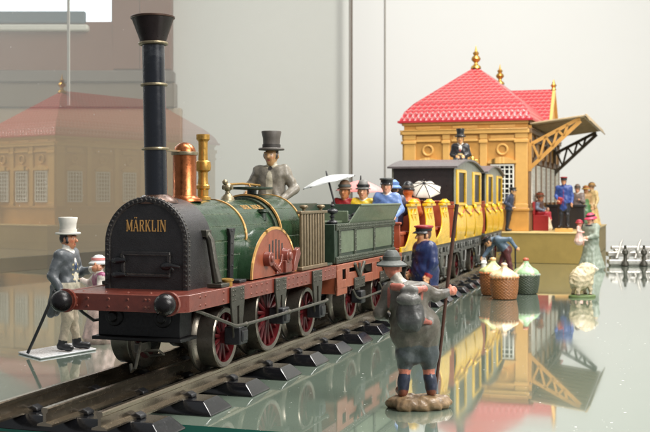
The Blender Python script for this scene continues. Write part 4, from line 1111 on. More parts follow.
def ringr(i,z,o=.75): 
    a=-SW-o+i; b=o-i; c=-o+i; d=SL+o-i; return [(a,c,z),(b,c,z),(b,d,z),(a,d,z)]
r0=ringr(0,22.25); r05=ringr(.75,23.9); r1=ringr(2.1,25.4); rx=-SW/2; A1=(rx,10,32.2); A2=(rx,36,32.2)
fs=[]
for ra,rb in ((r0,r05),(r05,r1)):
    for i in range(4): fs.append(([ra[i],ra[(i+1)%4],rb[(i+1)%4],rb[i]],0))
fs+=[([r1[0],r1[1],A1],0),([r1[2],r1[3],A2],0),([r1[1],r1[2],A2,A1],0),([r1[3],r1[0],A1,A2],0),(r0[::-1],1)]
ro=tiled('roof',fs,stn,[rt,ochre])
k=MB(); e0=ringr(-.12,22.12); e1=ringr(-.12,22.45); e2=ringr(.2,22.45)
k.add(e0+e1,[(i,(i+1)%4,(i+1)%4+4,i+4) for i in range(4)]); k.build('eave_lip',pm('eave_red',(176,40,52),.4,0,.1,1,.03,5),ro)
gy,gw,gz=27.,6.0,29.6; g0=1.0
fs=[([(-9,gy-gw,23.0),(g0+.3,gy-gw,23.0),(g0+.3,gy,gz),(-9,gy,gz)],0),([(g0+.3,gy+gw,23.0),(-9,gy+gw,23.0),(-9,gy,gz),(g0+.3,gy,gz)],0)]
go=tiled('cross_roof',fs,stn,[rt])
k=MB(); k.prism([(gy-gw+.4,22.2),(gy+gw-.4,22.2),(gy,gz-.3)],g0-.8,g0,'x'); k.strip([(gy-gw-.2,23.0),(gy,gz+.2),(gy+gw+.2,23.0)],[(gy-gw+.6,22.8),(gy,gz-.75),(gy+gw-.6,22.8)],g0-.1,g0+.45,'x'); k.build('gable',ochrel,stn,bevel=.05)
for yy in (10,36):
    k=MB(); k.lathe([(.9,-.5),(.75,-.1),(.38,.15),(.3,.5),(.62,.75),(.8,1.1),(.6,1.5),(.32,1.7),(.5,1.95),(.52,2.15),(.26,2.35),(.14,2.8),(.05,3.3),(.001,3.35)],(rx,yy,32.3),20); k.build('finial',brass,stn)
k=MB(); k.lathe([(.5,-.2),(.3,.2),(.55,.6),(.3,.9),(.1,1.6),(.001,1.7)],(g0+.1,gy,gz+.1),14); k.build('finial',brass,stn)
# canopy with lattice brackets
k=MB(); k.add([(.35,-.3,21.5),(8.6,-.3,22.55),(8.6,38,22.55),(.35,38,21.5),(.35,-.3,21.75),(8.6,-.3,22.8),(8.6,38,22.8),(.35,38,21.75)],[(3,2,1,0),(4,5,6,7),(0,1,5,4),(1,2,6,5),(2,3,7,6),(3,0,4,7)])
k.add([(8.6,-.3,22.9),(9.0,-.3,22.9),(9.5,-.3,21.9),(9.35,-.3,21.85),(8.6,38,22.9),(9.0,38,22.9),(9.5,38,21.9),(9.35,38,21.85)],[(0,1,2,3),(7,6,5,4),(0,4,5,1),(1,5,6,2),(2,6,7,3),(3,7,4,0)])
for y in np.arange(3,37,3.4): k.add([(.4,y,21.2),(8.4,y,22.3),(8.4,y+.3,22.3),(.4,y+.3,21.2),(.4,y,21.5),(8.4,y,22.6),(8.4,y+.3,22.6),(.4,y+.3,21.5)],[(3,2,1,0),(4,5,6,7),(0,1,5,4),(1,2,6,5),(2,3,7,6),(3,0,4,7)])
k.build('canopy',tan,stn,bevel=.04)
for y,m in ((.3,ochre),(36.6,pm('bracket_shade_tone',(70,60,46),.5))):  # far bracket darkened: shade under the canopy put into its colour
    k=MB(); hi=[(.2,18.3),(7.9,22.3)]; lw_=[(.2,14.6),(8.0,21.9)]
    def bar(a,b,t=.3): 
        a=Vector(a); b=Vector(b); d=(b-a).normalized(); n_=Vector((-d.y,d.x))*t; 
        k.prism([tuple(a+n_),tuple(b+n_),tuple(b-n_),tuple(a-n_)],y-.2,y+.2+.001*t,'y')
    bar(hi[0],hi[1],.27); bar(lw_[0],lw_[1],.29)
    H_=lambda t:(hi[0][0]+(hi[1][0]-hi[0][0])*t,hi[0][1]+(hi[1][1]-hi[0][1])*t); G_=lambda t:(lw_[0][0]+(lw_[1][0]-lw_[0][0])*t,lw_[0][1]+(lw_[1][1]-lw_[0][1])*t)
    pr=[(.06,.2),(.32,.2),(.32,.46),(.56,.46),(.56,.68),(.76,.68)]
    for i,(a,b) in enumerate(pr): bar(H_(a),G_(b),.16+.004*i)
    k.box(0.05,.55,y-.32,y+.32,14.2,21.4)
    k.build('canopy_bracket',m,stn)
# platform
k=MB(); k.box(-SW-1.5,8.9,-3.2,50,0.01,4.55); pf=thing('station_platform','long olive-tan platform block under the station and its standing figures','platform',(31.7,164,0),-TH)
k.build('base',olive,pf,bevel=.06)
k=MB(); k.box(-SW-1.6,9.05,-3.35,50.1,4.55,4.8); k.build('deck',plat,pf,bevel=.06)
def st(x,y,z=4.8):
    c,s=math.cos(-TH),math.sin(-TH); return (31.7+c*x-s*y,164+s*x+c*y,z)
bn=thing('bench','red high-backed bench against the station wall under the seated woman','bench',st(1.0,5.2),-TH)
k=MB(); k.box(-.6,1.8,-2.2,2.2,0,2.5); k.build('seat',dred,bn,bevel=.08)
k=MB(); k.box(-.7,-.35,-2.2,2.2,2.5,4.6); k.build('backrest',dred,bn,bevel=.08)
ct=thing('luggage_counter','black open-fronted luggage counter on the platform behind the seated woman','counter',st(4.3,15),-TH)
k=MB(); k.box(-3,3.4,-1.5,1.5,3.7,4.1); k.build('top',black,ct,bevel=.05)
k=MB(); k.box(-2.8,3.2,-1.3,1.3,0,3.7); k.build('cabinet',coachb,ct,bevel=.05)
tb=MB(); tb.box(-1.3,1.3,-.7,.7,0,.55); tb.build('block',ochrel,None,bevel=.06)
t_=bpy.data.objects['block']; t_.name='step_block'; t_.location=st(5.6,-1.0); t_.rotation_euler=(0,0,-TH); tag(t_,'low yellow block at the blue-uniformed man\'s feet on the platform edge','block')
# ------------------------------------------------------------------ figures
GREY=(112,106,98); 
drv=person('grey painted driver in a tall top hat standing behind the locomotive boiler',loc=wpos(63.3,-.1,5.72),rz=-12,H=7.75,
  c=dict(coat=(124,117,104),trousers=(96,90,82),shirt=(186,176,152),hair=(64,52,42),skin=(176,134,88),cuff=(150,142,128),
    marks=[((0,-.085,.66),(.03,.05,.13),(188,180,158)),((0,-.07,.80),(.022,.05,.018),(60,56,54))]),
  J=dict(elR=(-.185,.0,.65),wrR=(-.17,-.15,.585),elL=(.20,.0,.63),wrL=(.10,-.14,.52)),vox=.045,wide=1.06,yaw=-.12,wk=1.5,eyew=False,tails=.6,hatkind='top',hatscale=1.1,hs=1.14,hatm=[hgrey,pm('hat_band_dark',(52,48,44),.6)],hatdz=.036,collar=True)
gent=person('gentleman in a white top hat, blue-grey tailcoat and cream trousers beside the front buffer beam',loc=(-16.75,68.2,.13),rz=76,H=7.95,
  c=dict(coat=(84,89,93),trousers=(196,182,160),seat=(196,188,168),shirt=(224,220,210),hair=(40,32,28),skin=(196,134,100),shoes=(40,40,42),cuff=(214,208,198),
    marks=[((0,-.085,.60),(.035,.03,.04),(206,200,184)),((0,-.09,.72),(.02,.04,.04),(226,222,214)),((.0,-.09,.69),(.014,.05,.035),(46,70,110))]+[((q*.04,-.085,z),(.009,.03,.007),(206,190,140)) for q in(-1,1) for z in(.70,.66,.62,.58)]),
  J=dict(elR=(-.17,.04,.615),wrR=(-.17,-.05,.47),elL=(.155,-.03,.62),wrL=(.06,-.2,.66),knR=(-.05,-.03,.27),anL=(.075,-.05,.055)),vox=.04,wide=1.08,tails=.35,extras=[cap((-.04,.06,.50),(-.05,.12,.30),.06,.035,(84,89,93),.03,.004),cap((.03,.06,.50),(.03,.12,.30),.06,.035,(84,89,93),.03,.004)],hatkind='top',hatscale=1.02,hatm=[hwhite,hwhite],hatdz=.034)
cn=MB(); cn.tube([(-17.2,66.7,4.0),(-17.9,66.4,2.2),(-18.75,66.2,.2)],.1,10); cn.ball((-17.2,66.7,4.05),.16,10)
tag(cn.build('cane',hblack),'black walking cane held by the gentleman in the white top hat','cane')
pb=MB(); pb.prism([(-19.7,67.4),(-17.6,64.9),(-15.0,68.9),(-17.2,71.6)],.012,.13,'z'); tag(pb.build('display_plate',plastic,bevel=.04),'white plastic plate on the glass under the gentleman in the white top hat','plate')
girl=person('small girl in a white bonnet and pink dress half hidden behind the gentleman',loc=(-15.6,72.6,.02),rz=-62,H=5.9,
  c=dict(coat=(150,74,110),trousers=(226,206,196),shirt=(232,224,214),seat=(226,206,200),hair=(120,84,56),sleeve=(226,216,206),skin=(216,164,134)),
  J=dict(elR=(-.17,-.08,.68),wrR=(-.10,-.2,.74),elL=(.16,-.05,.6),wrL=(.07,-.19,.56)),skirt=((224,196,186),.5,.06,.19),vox=.05,hatkind='bonnet',hatm=[offw,pink],hs=1.2)
# walker with rucksack
U=(92,87,77)
wk=person('walker in grey jacket and shorts with a rucksack, back turned, on a stone base',loc=(4.45,50.0,.5),rz=180,H=7.45,
  c=dict(coat=(92,87,77),trousers=(74,80,82),thigh=(74,80,82),shin=(196,120,98),sock=(44,50,68),shoes=(112,62,42),skin=(200,124,100),hair=(190,112,92),shirt=(190,186,172),seat=(74,80,82),cuff=(104,100,94),
    marks=[((.13,.14,.705),(.09,.08,.013),(170,92,74)),((.06,.13,.50),(.11,.09,.012),(150,84,68)),((.215,.12,.64),(.014,.1,.1),(150,84,70)),((-.02,.13,.68),(.014,.1,.06),(150,84,70))]),
  J=dict(pel=(.02,0,.40),che=(.085,-.01,.615),nek=(.14,-.02,.735),hed=(.185,-.045,.83),shR=(-.025,0,.685),elR=(-.125,-.03,.65),wrR=(-.20,-.05,.665),
    shL=(.205,0,.685),elL=(.275,.02,.54),wrL=(.19,-.14,.49),hiR=(-.06,0,.36),knR=(-.075,-.01,.20),anR=(-.09,.0,.055),hiL=(.075,0,.36),knL=(.095,-.01,.20),anL=(.108,0,.055)),
  extras=[cap((.08,.005,.62),(.03,.01,.49),.108,.118,U,.06,.002),cap((.10,.0,.47),(-.045,.0,.46),.105,.108,U,.03,.004),cap((.10,.0,.415),(-.05,.0,.41),.104,.104,U,.008,.006),ell((.01,0,.36),(.125,.085,.085),(74,80,82),.02,.004),cap((-.048,0,.36),(-.07,-.005,.275),.078,.078,(74,80,82),.035,.004),cap((.062,0,.36),(.088,-.005,.275),.078,.078,(74,80,82),.035,.004),cap((.0,0,.34),(.015,-.0,.25),.05,.04,(74,80,82),.03,.004),
    cap((-.083,.0,.115),(-.088,.0,.08),.044,.04,(44,50,68),.02,.006),cap((.102,0,.115),(.106,0,.08),.044,.04,(44,50,68),.02,.006)],
  vox=.042,wk=1.2,wide=1.12,yaw=-.5,hatkind='felt',hatm=[hfelt,pm('hat_band_olive',(74,78,72),.6)],hatdz=.026,hatscale=.86,hs=1.14,hair=False,
  )
wk.scale=(.9,.95,1)
# rucksack, straps included, follows his back
P=[ell((.07,.14,.545),(.098,.062,.115),(64,64,62),.04),ell((.08,.15,.64),(.09,.055,.042),(98,97,92),.015),ell((.05,.185,.50),(.058,.032,.06),(70,72,70),.025),ell((.12,.17,.51),(.04,.03,.055),(72,74,72),.02),ell((.075,.135,.70),(.06,.04,.028),(104,102,96),.02),cap((.13,.13,.72),(.19,.10,.715),.02,.022,(168,96,80),.02),cap((.02,.13,.70),(-.03,.10,.705),.02,.022,(168,96,80),.02),cap((-.03,.13,.50),(-.07,.10,.49),.016,.016,(150,84,70),.02)]
rk=skin_object('rucksack',[scale_prim(p,7.45) for p in P],.045,parent=wk,bumps=wrinkle(1.4))
P=[]; r2=random.Random(5)
for i in range(16):
    a=2*PI*i/16; P.append(ell((1.05*math.cos(a)+r2.uniform(-.15,.15),.62*math.sin(a)+r2.uniform(-.1,.1),.24+r2.uniform(-.03,.06)),(r2.uniform(.45,.7),r2.uniform(.4,.6),r2.uniform(.22,.34)),(150,128,96),.15))
P.append(ell((0,0,.28),(1.3,.85,.3),(150,128,96),.2))
sb_=skin_object('base',P,.06,mat=stone,parent=wk,bumps=lambda X: .05*np.sin(X[...,0]*5.3+X[...,1]*3+np.sin(X[...,2]*6))*np.sin(X[...,2]*8+X[...,1]*6)+.025*np.sin(X[...,0]*13+X[...,2]*9)*np.sin(X[...,1]*12)); sb_.location=(.0,.0,-.5); sb_.rotation_euler=(0,0,PI)
sf=MB(); sf.tube([(5.28,50.5,.5),(5.6,50.45,3.2),(5.83,50.42,5.4),(6.32,50.3,9.7)],[.075,.08,.085,.1],10); tag(sf.build('walking_staff',wood),'tall brown staff gripped by the walker with the rucksack','staff')
# railway guard
gd=person('railway guard in a blue coat and red-topped cap standing beside the tender, facing left',loc=(8.1,85.6,.1),rz=-66,H=7.55,
  c=dict(coat=(26,40,84),trousers=(58,40,38),shirt=(34,50,100),hair=(96,62,42),skin=(206,150,108),cuff=(150,40,44),
   marks=[((q*.035,-.085,z),(.012,.03,.010),(206,196,150)) for q in(-1,1) for z in(.72,.67,.62,.57,.52)]),
  J=dict(elR=(-.16,.02,.60),wrR=(-.13,-.10,.50)),tails=.75,vox=.05,wide=1.6,hatkind='cap',hatm=[capred,hblack],hatdz=.036,hs=1.3,hatscale=1.06)
bg=MB(); bg.box(-.35,.35,-.2,.2,-.55,.45); bg.lathe([(.26,0),(.24,.05),(.001,.06)],(0,-.2,-.05),16,'y',M=Matrix.Scale(-1,4,(0,1,0)),mat=1); bg.tube([(-.3,0,.4),(-.5,.1,1.6),(.0,.5,2.9)],.05,6)
b_=bg.build('satchel',[wood,brass],None,bevel=.08); b_.location=(8.75,84.4,2.5); b_.rotation_euler=(0,0,.15); tag(b_,'small brown satchel with a brass disc hanging at the guard\'s side','satchel')
bs=MB(); bs.lathe([(.95,0),(.95,.08),(.85,.13),(.001,.14)],(8.3,85.6,.004),20); tag(bs.build('figure_base',pm('base_olive',(92,92,70),.6)),'thin olive disc on the glass under the blue-coated guard','base')
# bending worker
wb=person('worker in a blue shirt and dark red trousers bending towards the coach wheels',loc=(22.0,128.5,.02),rz=-90,H=6.9,
  c=dict(coat=(82,102,120),trousers=(88,40,42),seat=(88,40,42),hair=(60,44,34),skin=(208,156,110),shoes=(60,36,34)),
  J=dict(pel=(0,.03,.53),che=(0,-.13,.70),nek=(0,-.225,.715),hed=(0,-.295,.67),shR=(-.1,-.16,.70),elR=(-.13,-.24,.56),wrR=(-.1,-.36,.40),shL=(.1,-.14,.71),elL=(.14,.06,.72),wrL=(.15,.17,.58),
    hiR=(-.05,.02,.49),hiL=(.05,.03,.49),knR=(-.07,-.06,.27),knL=(.07,.07,.27),anR=(-.07,-.05,.055),anL=(.07,.14,.055)),pitch=.55,vox=.07,wide=1.12,hatkind='cap',hatm=[hblack,hblack],hatdz=.034,hs=1.15)
stk=MB(); stk.tube([(23.1,127.5,3.9),(23.15,127.5,.05)],.1,8); tag(stk.build('stick',hblack),'short black stick in the bending worker\'s right hand','stick')
ln=MB(); ln.lathe([(.3,0),(.34,.1),(.3,.8),(.4,.9),(.2,1.2),(.08,1.3),(.001,1.3)],(19.3,127.6,1.2),14); ln.tube([(19.0,127.6,2.2),(19.15,127.6,2.7),(19.5,127.6,2.7),(19.6,127.6,2.2)],.05,6)
tag(ln.build('hand_lamp',white),'white hand lamp held low by the bending worker','lamp')
# passengers
SIT=dict(pel=(0,0,.27),che=(0,.015,.48),nek=(0,.01,.57),hed=(0,-.01,.655),shR=(-.105,.01,.525),shL=(.105,.01,.525),elR=(-.15,-.0,.38),elL=(.15,0,.38),wrR=(-.07,-.13,.34),wrL=(.07,-.13,.34),
  hiR=(-.05,0,.25),hiL=(.05,0,.25),knR=(-.06,-.19,.26),knL=(.06,-.19,.26),anR=(-.06,-.2,.06),anL=(.06,-.2,.06))
def passenger(label,s,w,rz,c,hk,hm,z=5.87,H=7.1,**kw):
    J=dict(SIT); J.update(kw.pop('J',{})); x,y,_=wpos(s,w)
    return person(label,loc=(x,y,z),rz=rz,H=H,c=c,J=J,vox=.07,hatkind=hk,hatm=hm,hs=kw.pop('hs',1.22),wide=1.15,group='passengers of the open coach',**kw)
passenger('passenger in a dark red coat and brown felt hat under the white parasol',85.6,-2.05,-18,dict(coat=(142,30,34),hair=(120,84,52),skin=(206,140,92)),'bowl',[pm('hat_brown',(128,100,78),.6),hfelt])
passenger('passenger in a yellow coat and dark round hat in the front row',85.6,-.42,-12,dict(coat=(224,186,40),hair=(52,36,30),shirt=(232,226,206),skin=(236,178,140)),'bowl',[pm('hat_mid_grey',(112,110,106),.55),hblack])
passenger('passenger in a light blue coat and dark cap behind the tender',85.2,1.75,-12,z=6.35,c=dict(coat=(106,134,188),hair=(60,44,36),shirt=(226,224,216),skin=(236,176,140),trousers=(110,140,196)),hk='cap',hm=[pm('cap_grey',(70,72,70),.55),hblack],J=dict(elL=(.17,-.02,.38),wrL=(.12,-.15,.30)))
passenger('passenger hidden but for a sky blue brimmed hat behind the front row',88.3,1.45,175,dict(coat=(60,60,84),hair=(60,40,34),skin=(200,140,100)),'bonnet',[hblue,pm('band_blue',(84,116,172),.6)],z=6.1)
passenger('passenger with an orange coat and black hat beside the cream parasol',96.8,.75,172,dict(coat=(204,108,52),hair=(196,104,52),skin=(210,130,80)),'bowl',[hblack,hgrey],z=5.9)
passenger('passenger in cream straw hat and tan coat beside the pink parasol',92.0,-2.2,-20,dict(coat=(196,150,96),hair=(150,96,56),skin=(214,150,110)),'bonnet',[pm('straw',(222,190,130),.6),brick],z=5.9)
def parasol(label,loc,R_,Hc,mat,tilt,polelen,scal=True,ribm=hblack,ribs=8,ribz=-.08):
    t=thing('parasol',label,'parasol',loc,0,'parasols in the open coach'); t.rotation_euler=tilt
    k=MB(); n=ribs*6; m=6; vs=[]; fs=[]
    for lay in (0,1):
        for i in range(m+1):
            f=i/m
            for j in range(n):
                a=2*PI*j/n; ph=(j%6)/6; sag=math.sin(PI*ph)
                rr=R_*f*(1-.07*sag*f); z=Hc*(1-f**1.7)-.05*sag*f-lay*.05
                if i==m and scal: rr*=1-.05*sag
                vs.append((max(rr,.01)*math.cos(a),max(rr,.01)*math.sin(a),z))
    K=(m+1)*n
    for i in range(m):
        for j in range(n):
            a=i*n+j; b=i*n+(j+1)%n; fs.append((a,b,b+n,a+n)); fs.append((K+a,K+a+n,K+b+n,K+b))
    for j in range(n): a=m*n+j; b=m*n+(j+1)%n; fs.append((a,b,K+b,K+a))
    k.add(vs,fs); k.build('canopy',mat,t,angle=60)
    k=MB(); k.tube([(0,0,Hc+.45),(0,0,Hc-.1),(0,0,-polelen)],[.05,.09,.08],8); k.build('pole',ribm,t)
    for q in range(ribs):
        a=2*PI*q/ribs; k=MB(); k.tube([(R_*f*math.cos(a),R_*f*math.sin(a),Hc*(1-f**1.7)+ribz) for f in (.03,.3,.6,.85,1.02)],.035,5); k.build('rib',ribm,t)
    return t
parasol('wide white parasol with a black pole over the front of the open coach',(*wpos(85,-3.3)[:2],11.4),2.25,.5,offw,(.02,-.26,0),3.2)
parasol('faded pink parasol behind the heads of the front row passengers',(*wpos(91.5,-2.4)[:2],10.7),2.2,.9,pink,(.05,.02,0),3.2)
parasol('ragged cream parasol with dark ribs tilted against the black coach end',(*wpos(98,2.0)[:2],10.85),1.7,.6,creamw,(.5,-.15,.2),2.6,ribz=.03)
cm=person('coachman in black coat and black top hat sitting on the roof of the closed coach',loc=(*wpos(125.2,.25)[:2],12.75),rz=-10,H=6.6,
  c=dict(coat=(34,32,34),trousers=(44,42,44),shirt=(216,206,190),hair=(40,30,26),skin=(214,160,104),marks=[((0,-.09,.5),(.03,.06,.06),(214,204,190)),((0,-.1,.455),(.012,.06,.03),(170,44,40)),((0,-.08,.38),(.05,.06,.02),(206,180,120))]),J=SIT,vox=.07,wide=1.2,hs=1.2,hatkind='top',hatm=[hblack,hgrey],hatdz=.034,tails=0)
# people at the station
person('man in a navy jacket and cap leaning at the station corner',loc=(28.6,162.9,4.81),rz=70,H=6.9,c=dict(coat=(44,52,72),trousers=(32,32,38),hair=(50,38,32),skin=(216,166,116)),
  J=dict(che=(0,-.03,.73),nek=(0,-.05,.82),hed=(0,-.08,.90),elR=(-.15,.06,.64),wrR=(-.09,-.06,.55),elL=(.15,.06,.64),wrL=(.09,-.08,.55),knR=(-.05,.03,.27),knL=(.05,.02,.27),anR=(-.05,.05,.055),anL=(.05,.06,.055)),vox=.09,fingers=False,wide=1.1,hatkind='cap',hatm=[hblack,hblack],hatdz=.034,hs=1.12)
person('station official in bright blue coat and red cap holding a red case',loc=st(5.6,-1.0,5.36),rz=-20,H=8.0,c=dict(coat=(42,66,128),trousers=(36,34,40),hair=(60,44,36),skin=(206,146,106),sleeve=(42,68,132),marks=[((.0,-.09,.62),(.012,.03,.2),(120,56,96))]),
  J=dict(elR=(-.15,.0,.62),wrR=(-.10,-.12,.54)),tails=.5,vox=.08,wide=1.0,hatkind='cap',hatm=[hred,hblack],hatdz=.034,hs=1.0)
fb_=MB(); fb_.box(-.35,.35,-.3,.3,-.5,.5); f_=fb_.build('flag_case',hred,None,bevel=.1); x,y,_=st(5.1,-2.1); f_.location=(x,y,9.6); f_.rotation_euler=(.2,.2,0); tag(f_,'small red case in the hand of the blue-coated station official','case')
x,y,z=st(1.2,5.2); person('seated woman in red dress and dark shawl on the station bench',loc=(x,y,4.85),rz=52,H=7.2,c=dict(coat=(96,62,50),trousers=(170,40,44),seat=(170,40,44),sleeve=(120,130,150),hair=(74,46,34),skin=(198,132,96)),J={**SIT,'pel':(0,0,.38),'che':(0,.015,.57),'nek':(0,.01,.655),'hed':(0,-.01,.735),'shR':(-.1,.01,.615),'shL':(.1,.01,.615),'elR':(-.14,0,.48),'elL':(.14,0,.48),'wrR':(-.06,-.13,.44),'wrL':(.06,-.13,.44),'hiR':(-.05,0,.36),'hiL':(.05,0,.36),'knR':(-.06,-.2,.37),'knL':(.06,-.2,.37)},vox=.09,fingers=False,hatkind='bonnet',hatm=[pm('bonnet_brown',(104,72,48),.6),brick],hs=1.2)
x,y,z=st(2.6,3.9); person('small doll-like child in a cream and red frock by the black counter',loc=(x,y,4.82),rz=20,H=3.7,c=dict(coat=(190,52,66),trousers=(220,206,180),hair=(90,60,40),skin=(220,170,140)),skirt=((222,206,176),.5,.1,.2),vox=.08,fingers=False,hatkind=None,hs=1.3)
person('man in a grey-brown coat behind the blue-coated official on the platform',loc=(42.7,177.5,4.81),rz=-30,H=7.3,c=dict(coat=(128,112,104),trousers=(110,98,92),hair=(96,74,60),skin=(206,150,116),shirt=(226,216,206)),J=dict(elL=(.15,-.04,.62),wrL=(.1,-.17,.66)),tails=.7,vox=.09,fingers=False,hatkind='bowl',hatm=[pm('hat_taupe',(130,110,96),.6),hgrey],hs=1.1,wide=1.2)
person('woman in a green dress with tan shawl and straw bonnet on the platform',loc=(45.2,182,4.81),rz=10,H=7.3,c=dict(coat=(176,140,92),trousers=(62,104,58),seat=(62,104,58),hair=(110,76,48),skin=(214,160,120),marks=[((0,-.08,.6),(.06,.06,.1),(80,120,66))]),skirt=((64,108,60),.5,.06,.19),vox=.09,fingers=False,hatkind='bonnet',hatm=[pm('straw_gold',(186,146,78),.6),brick],hs=1.1)
person('woman in a pale cream dress at the far end of the platform group',loc=(47.3,186,4.81),rz=-60,H=7.9,c=dict(coat=(206,178,124),trousers=(196,160,100),hair=(120,80,50),skin=(214,166,124)),skirt=((204,170,110),.5,.06,.17),vox=.09,fingers=False,hatkind='bonnet',hatm=[pm('bonnet_bronze',(120,92,56),.6),gold],hs=1.1)
mother=person('woman in a long grey-green dress and pink bonnet carrying a child beside the platform',loc=(37.0,146,.02),rz=-52,H=7.7,c=dict(coat=(140,150,136),trousers=(140,150,136),shirt=(44,44,50),hair=(96,64,48),skin=(222,166,140),cuff=(200,150,120),marks=[((0,-.02,.80),(.1,.1,.018),(44,44,52))]),
  J=dict(elR=(-.155,-.03,.60),wrR=(-.06,-.16,.50),elL=(.15,-.05,.62),wrL=(.05,-.19,.58)),skirt=((142,152,138),.5,.05,.22),vox=.07,hatkind='bonnet',hatm=[hpink,hblack],hs=1.25,pitch=.15,wide=1.4,yaw=-.1)
person('baby in a pink frock and red bonnet held up in the woman\'s arms',loc=(35.0,144.6,4.05),rz=60,H=3.7,c=dict(coat=(226,186,176),trousers=(224,196,186),hair=(196,80,80),skin=(224,150,130),shoes=(226,200,190)),J=SIT,skirt=((226,190,180),.3,.0,.16),vox=.06,fingers=False,hatkind='bonnet',hatm=[hred,hpink],hs=1.6)
# sheep
WOOL=(198,184,152)
P=[ell((-.25,0,1.85),(1.2,.98,1.15),WOOL,.3,R=rot3(0,0,-.35)),ell((.35,0,2.5),(.95,.88,.95),WOOL,.3),ell((.95,-.05,2.85),(.5,.48,.5),WOOL,.2),
   ell((1.42,-.1,2.82),(.5,.27,.27),(226,216,198),.1,.02,rot3(0,0,.35)),cap((1.05,.25,3.05),(.95,.55,3.0),.14,.09,(222,206,184),.06),cap((1.1,-.35,3.05),(1.0,-.7,2.95),.14,.09,(222,206,184),.06),
   ell((-1.25,0,1.6),(.3,.24,.4),WOOL,.1)]
for x,y,lean in ((-.75,-.42,-.1),(-.75,.42,-.1),(.6,-.4,.05),(.6,.4,.05)): P+= [cap((x,y,1.5),(x+lean,y,.85),.36,.24,WOOL,.15),cap((x+lean,y,.85),(x+lean,y,.3),.2,.17,(200,184,156),.06),cap((x+lean,y,.3),(x+lean+.12,y,.25),.18,.15,(90,78,66),.04)]
def woolb(X):
    x,y,z=X[...,0],X[...,1],X[...,2]
    return .10*np.abs(np.sin(x*5.2+1.3*np.sin(z*3.1+y))*np.sin(z*5.4+1.2*np.sin(y*3.3+x)))+.06*np.abs(np.sin(y*6.1+1.1*np.sin(x*2.9+z*2)))-.07
shp=thing('sheep','cream woolly toy sheep on a green base near the woman with the baby','sheep',(26.0,106,0),math.radians(24))
skin_object('body',P,.06,[(np.array((1.62,-.33,2.98)),np.array((.09,.07,.07)),I3,lin(30,26,24)),(np.array((1.62,.13,2.98)),np.array((.09,.07,.07)),I3,lin(30,26,24)),(np.array((1.9,-.1,2.7)),np.array((.1,.1,.07)),I3,lin(150,90,84))],woolb,shp)
gb=MB(); gb.lathe([(1.5,0),(1.5,.14),(1.35,.24),(.001,.27)],(-.05,0,.004),28,sy=.7); gb.build('base',grassg,shp)
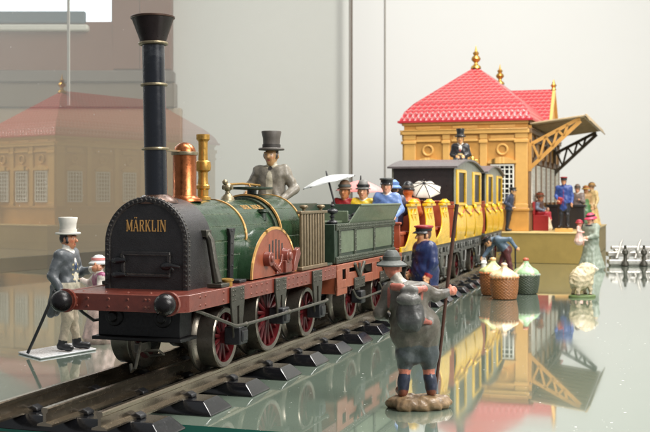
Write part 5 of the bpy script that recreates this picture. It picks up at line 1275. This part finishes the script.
# baskets
def wick(rgb,name): return pm(name,rgb,.5,0,.3,5,.12,10,coat=.15)
def basket(label,loc,rb,rt_,h,mat,lidcols,lidh,knobc,rimc,ragged=False):
    t=thing('basket',label,'basket',loc,random.uniform(0,1),'covered baskets on the glass')
    k=MB(); n=132; R0=15; vs=[]; fs=[]
    rows=[(rb*.96,0.),(rb,.05)]; nv=R0*4
    for i in range(nv+1):
        f=i/nv; rows.append((rb+(rt_-rb)*f**.7+.05*math.sin(PI*f),.05+(h-.05)*f))
    for i,(r,z) in enumerate(rows):
        for jx in range(n):
            a=2*PI*jx/n; rowi=(i-2)//4; ph=((i-2)%4+.5)/4; d=0
            if i>=2: d=.10*math.sin(PI*ph)*(1 if True else 0)*(.35+.65*(math.sin(a*22+PI*(rowi%2))*.5+.5))
            vs.append(((r+d)*math.cos(a),(r+d)*math.sin(a),z))
    m_=len(rows)
    for i in range(m_-1):
        for jx in range(n): fs.append((i*n+jx,i*n+(jx+1)%n,(i+1)*n+(jx+1)%n,(i+1)*n+jx))
    fs.append(tuple(range(n-1,-1,-1))); fs.append(tuple(range((m_-1)*n,m_*n)))
    k.add(vs,fs); k.build('body',mat,t,angle=80)
    k=MB(); 
    for i in range(26):
        a=2*PI*i/26; k.ball((rt_*math.cos(a),rt_*math.sin(a),h),.17,8,sc=(1,1,.8))
    k.build('rim',rimc,t)
    P=[]; rr=random.Random(int(loc[0]*10)); cl=lidcols
    for i in range(14):
        a=2*PI*i/14; f=rr.uniform(.55,.8); P.append(ell((rt_*f*math.cos(a),rt_*f*math.sin(a),h+.12),(.42,.42,.28),cl[i%len(cl)],.15))
    P.append(ell((0,0,h),(rt_*1.02,rt_*1.02,lidh*.5),cl[0],.2)); P.append(cap((0,0,h+lidh*.1),(0,0,h+lidh*.72),rt_*.75,rt_*.22,cl[0],.2))
    for q in range(4):
        a=2*PI*q/4+.4; P.append(cap((.2*math.cos(a),.2*math.sin(a),h+lidh*.7),(rt_*.95*math.cos(a),rt_*.95*math.sin(a),h+.16),.1,.18,cl[(q+1)%len(cl)],.1,.03))
    P.append(ell((0,0,h+lidh*.92),(.32,.32,.2),knobc,.05,.01))
    skin_object('cover',P,.06,parent=t)
    return t
basket('light brown wicker basket with a cream heaped cover, front of the three',(17.75,104,.004),1.12,1.34,2.15,wick((148,94,50),'wicker_brown'),[(214,194,160),(196,170,130),(222,206,178)],1.35,(226,200,172),wick((170,108,58),'rim_brown'))
basket('brown basket with a pale green and yellow cover half behind the front basket',(17.35,108.4,.004),1.1,1.3,2.3,wick((150,92,48),'wicker_tan'),[(190,198,140),(168,190,122),(216,202,162)],1.5,(226,180,126),wick((204,116,64),'rim_tan'))
basket('dark green wicker basket with a green and white cone cover and reddish knob',(21.0,109.8,.004),1.1,1.38,2.0,wick((58,68,52),'wicker_green'),[(146,180,138),(214,214,200),(150,184,142),(206,180,156)],1.7,(184,92,66),wick((150,158,144),'rim_green'))
# silver model on the right
sl=thing('silver_model','small silver model of long stacked beams with two dark posts at the right wall','model',(47,155,0),-.05)
k=MB(); k.box(-5.2,9,-.9,.9,.25,.9); k.box(-5,8.8,-.7,.7,.02,.25); k.build('lower_beam',silver,sl,bevel=.12)
k=MB(); k.box(-4.8,9,1.6,3.2,1.25,1.95); k.box(-4.4,-3.6,1.8,3.0,.02,1.25); k.box(.4,1.4,1.8,3.0,.02,1.25); k.box(6,7,1.8,3.0,.02,1.25); k.box(-3.9,9,3.4,4.2,2.2,2.7); k.box(-3.5,-2.8,3,4,1.9,2.3); k.box(5,5.8,3,4,1.9,2.3); k.build('upper_beam',silver,sl,bevel=.12)
for x in (-2.9,-.2,3.4):
    k=MB(); k.lathe([(.55,.1),(.5,.5),(.28,.8),(.25,1.6),(.5,1.9),(.42,2.3),(.2,2.5),(.2,3.0),(.001,3.1)],(x,-1.1,0),14); k.build('post',gunm,sl)
    k=MB(); k.tube([(x-.9,.4,1.0),(x-.4,.8,2.2),(x-.1,1.2,3.2),(x+.2,1.3,3.8)],[.25,.24,.2,.1],8); k.tube([(x+.6,.2,1.0),(x+1.0,.4,2.2),(x+1.9,.4,2.6),(x+2.4,.4,1.1)],.2,8); k.build('handle',silver,sl)
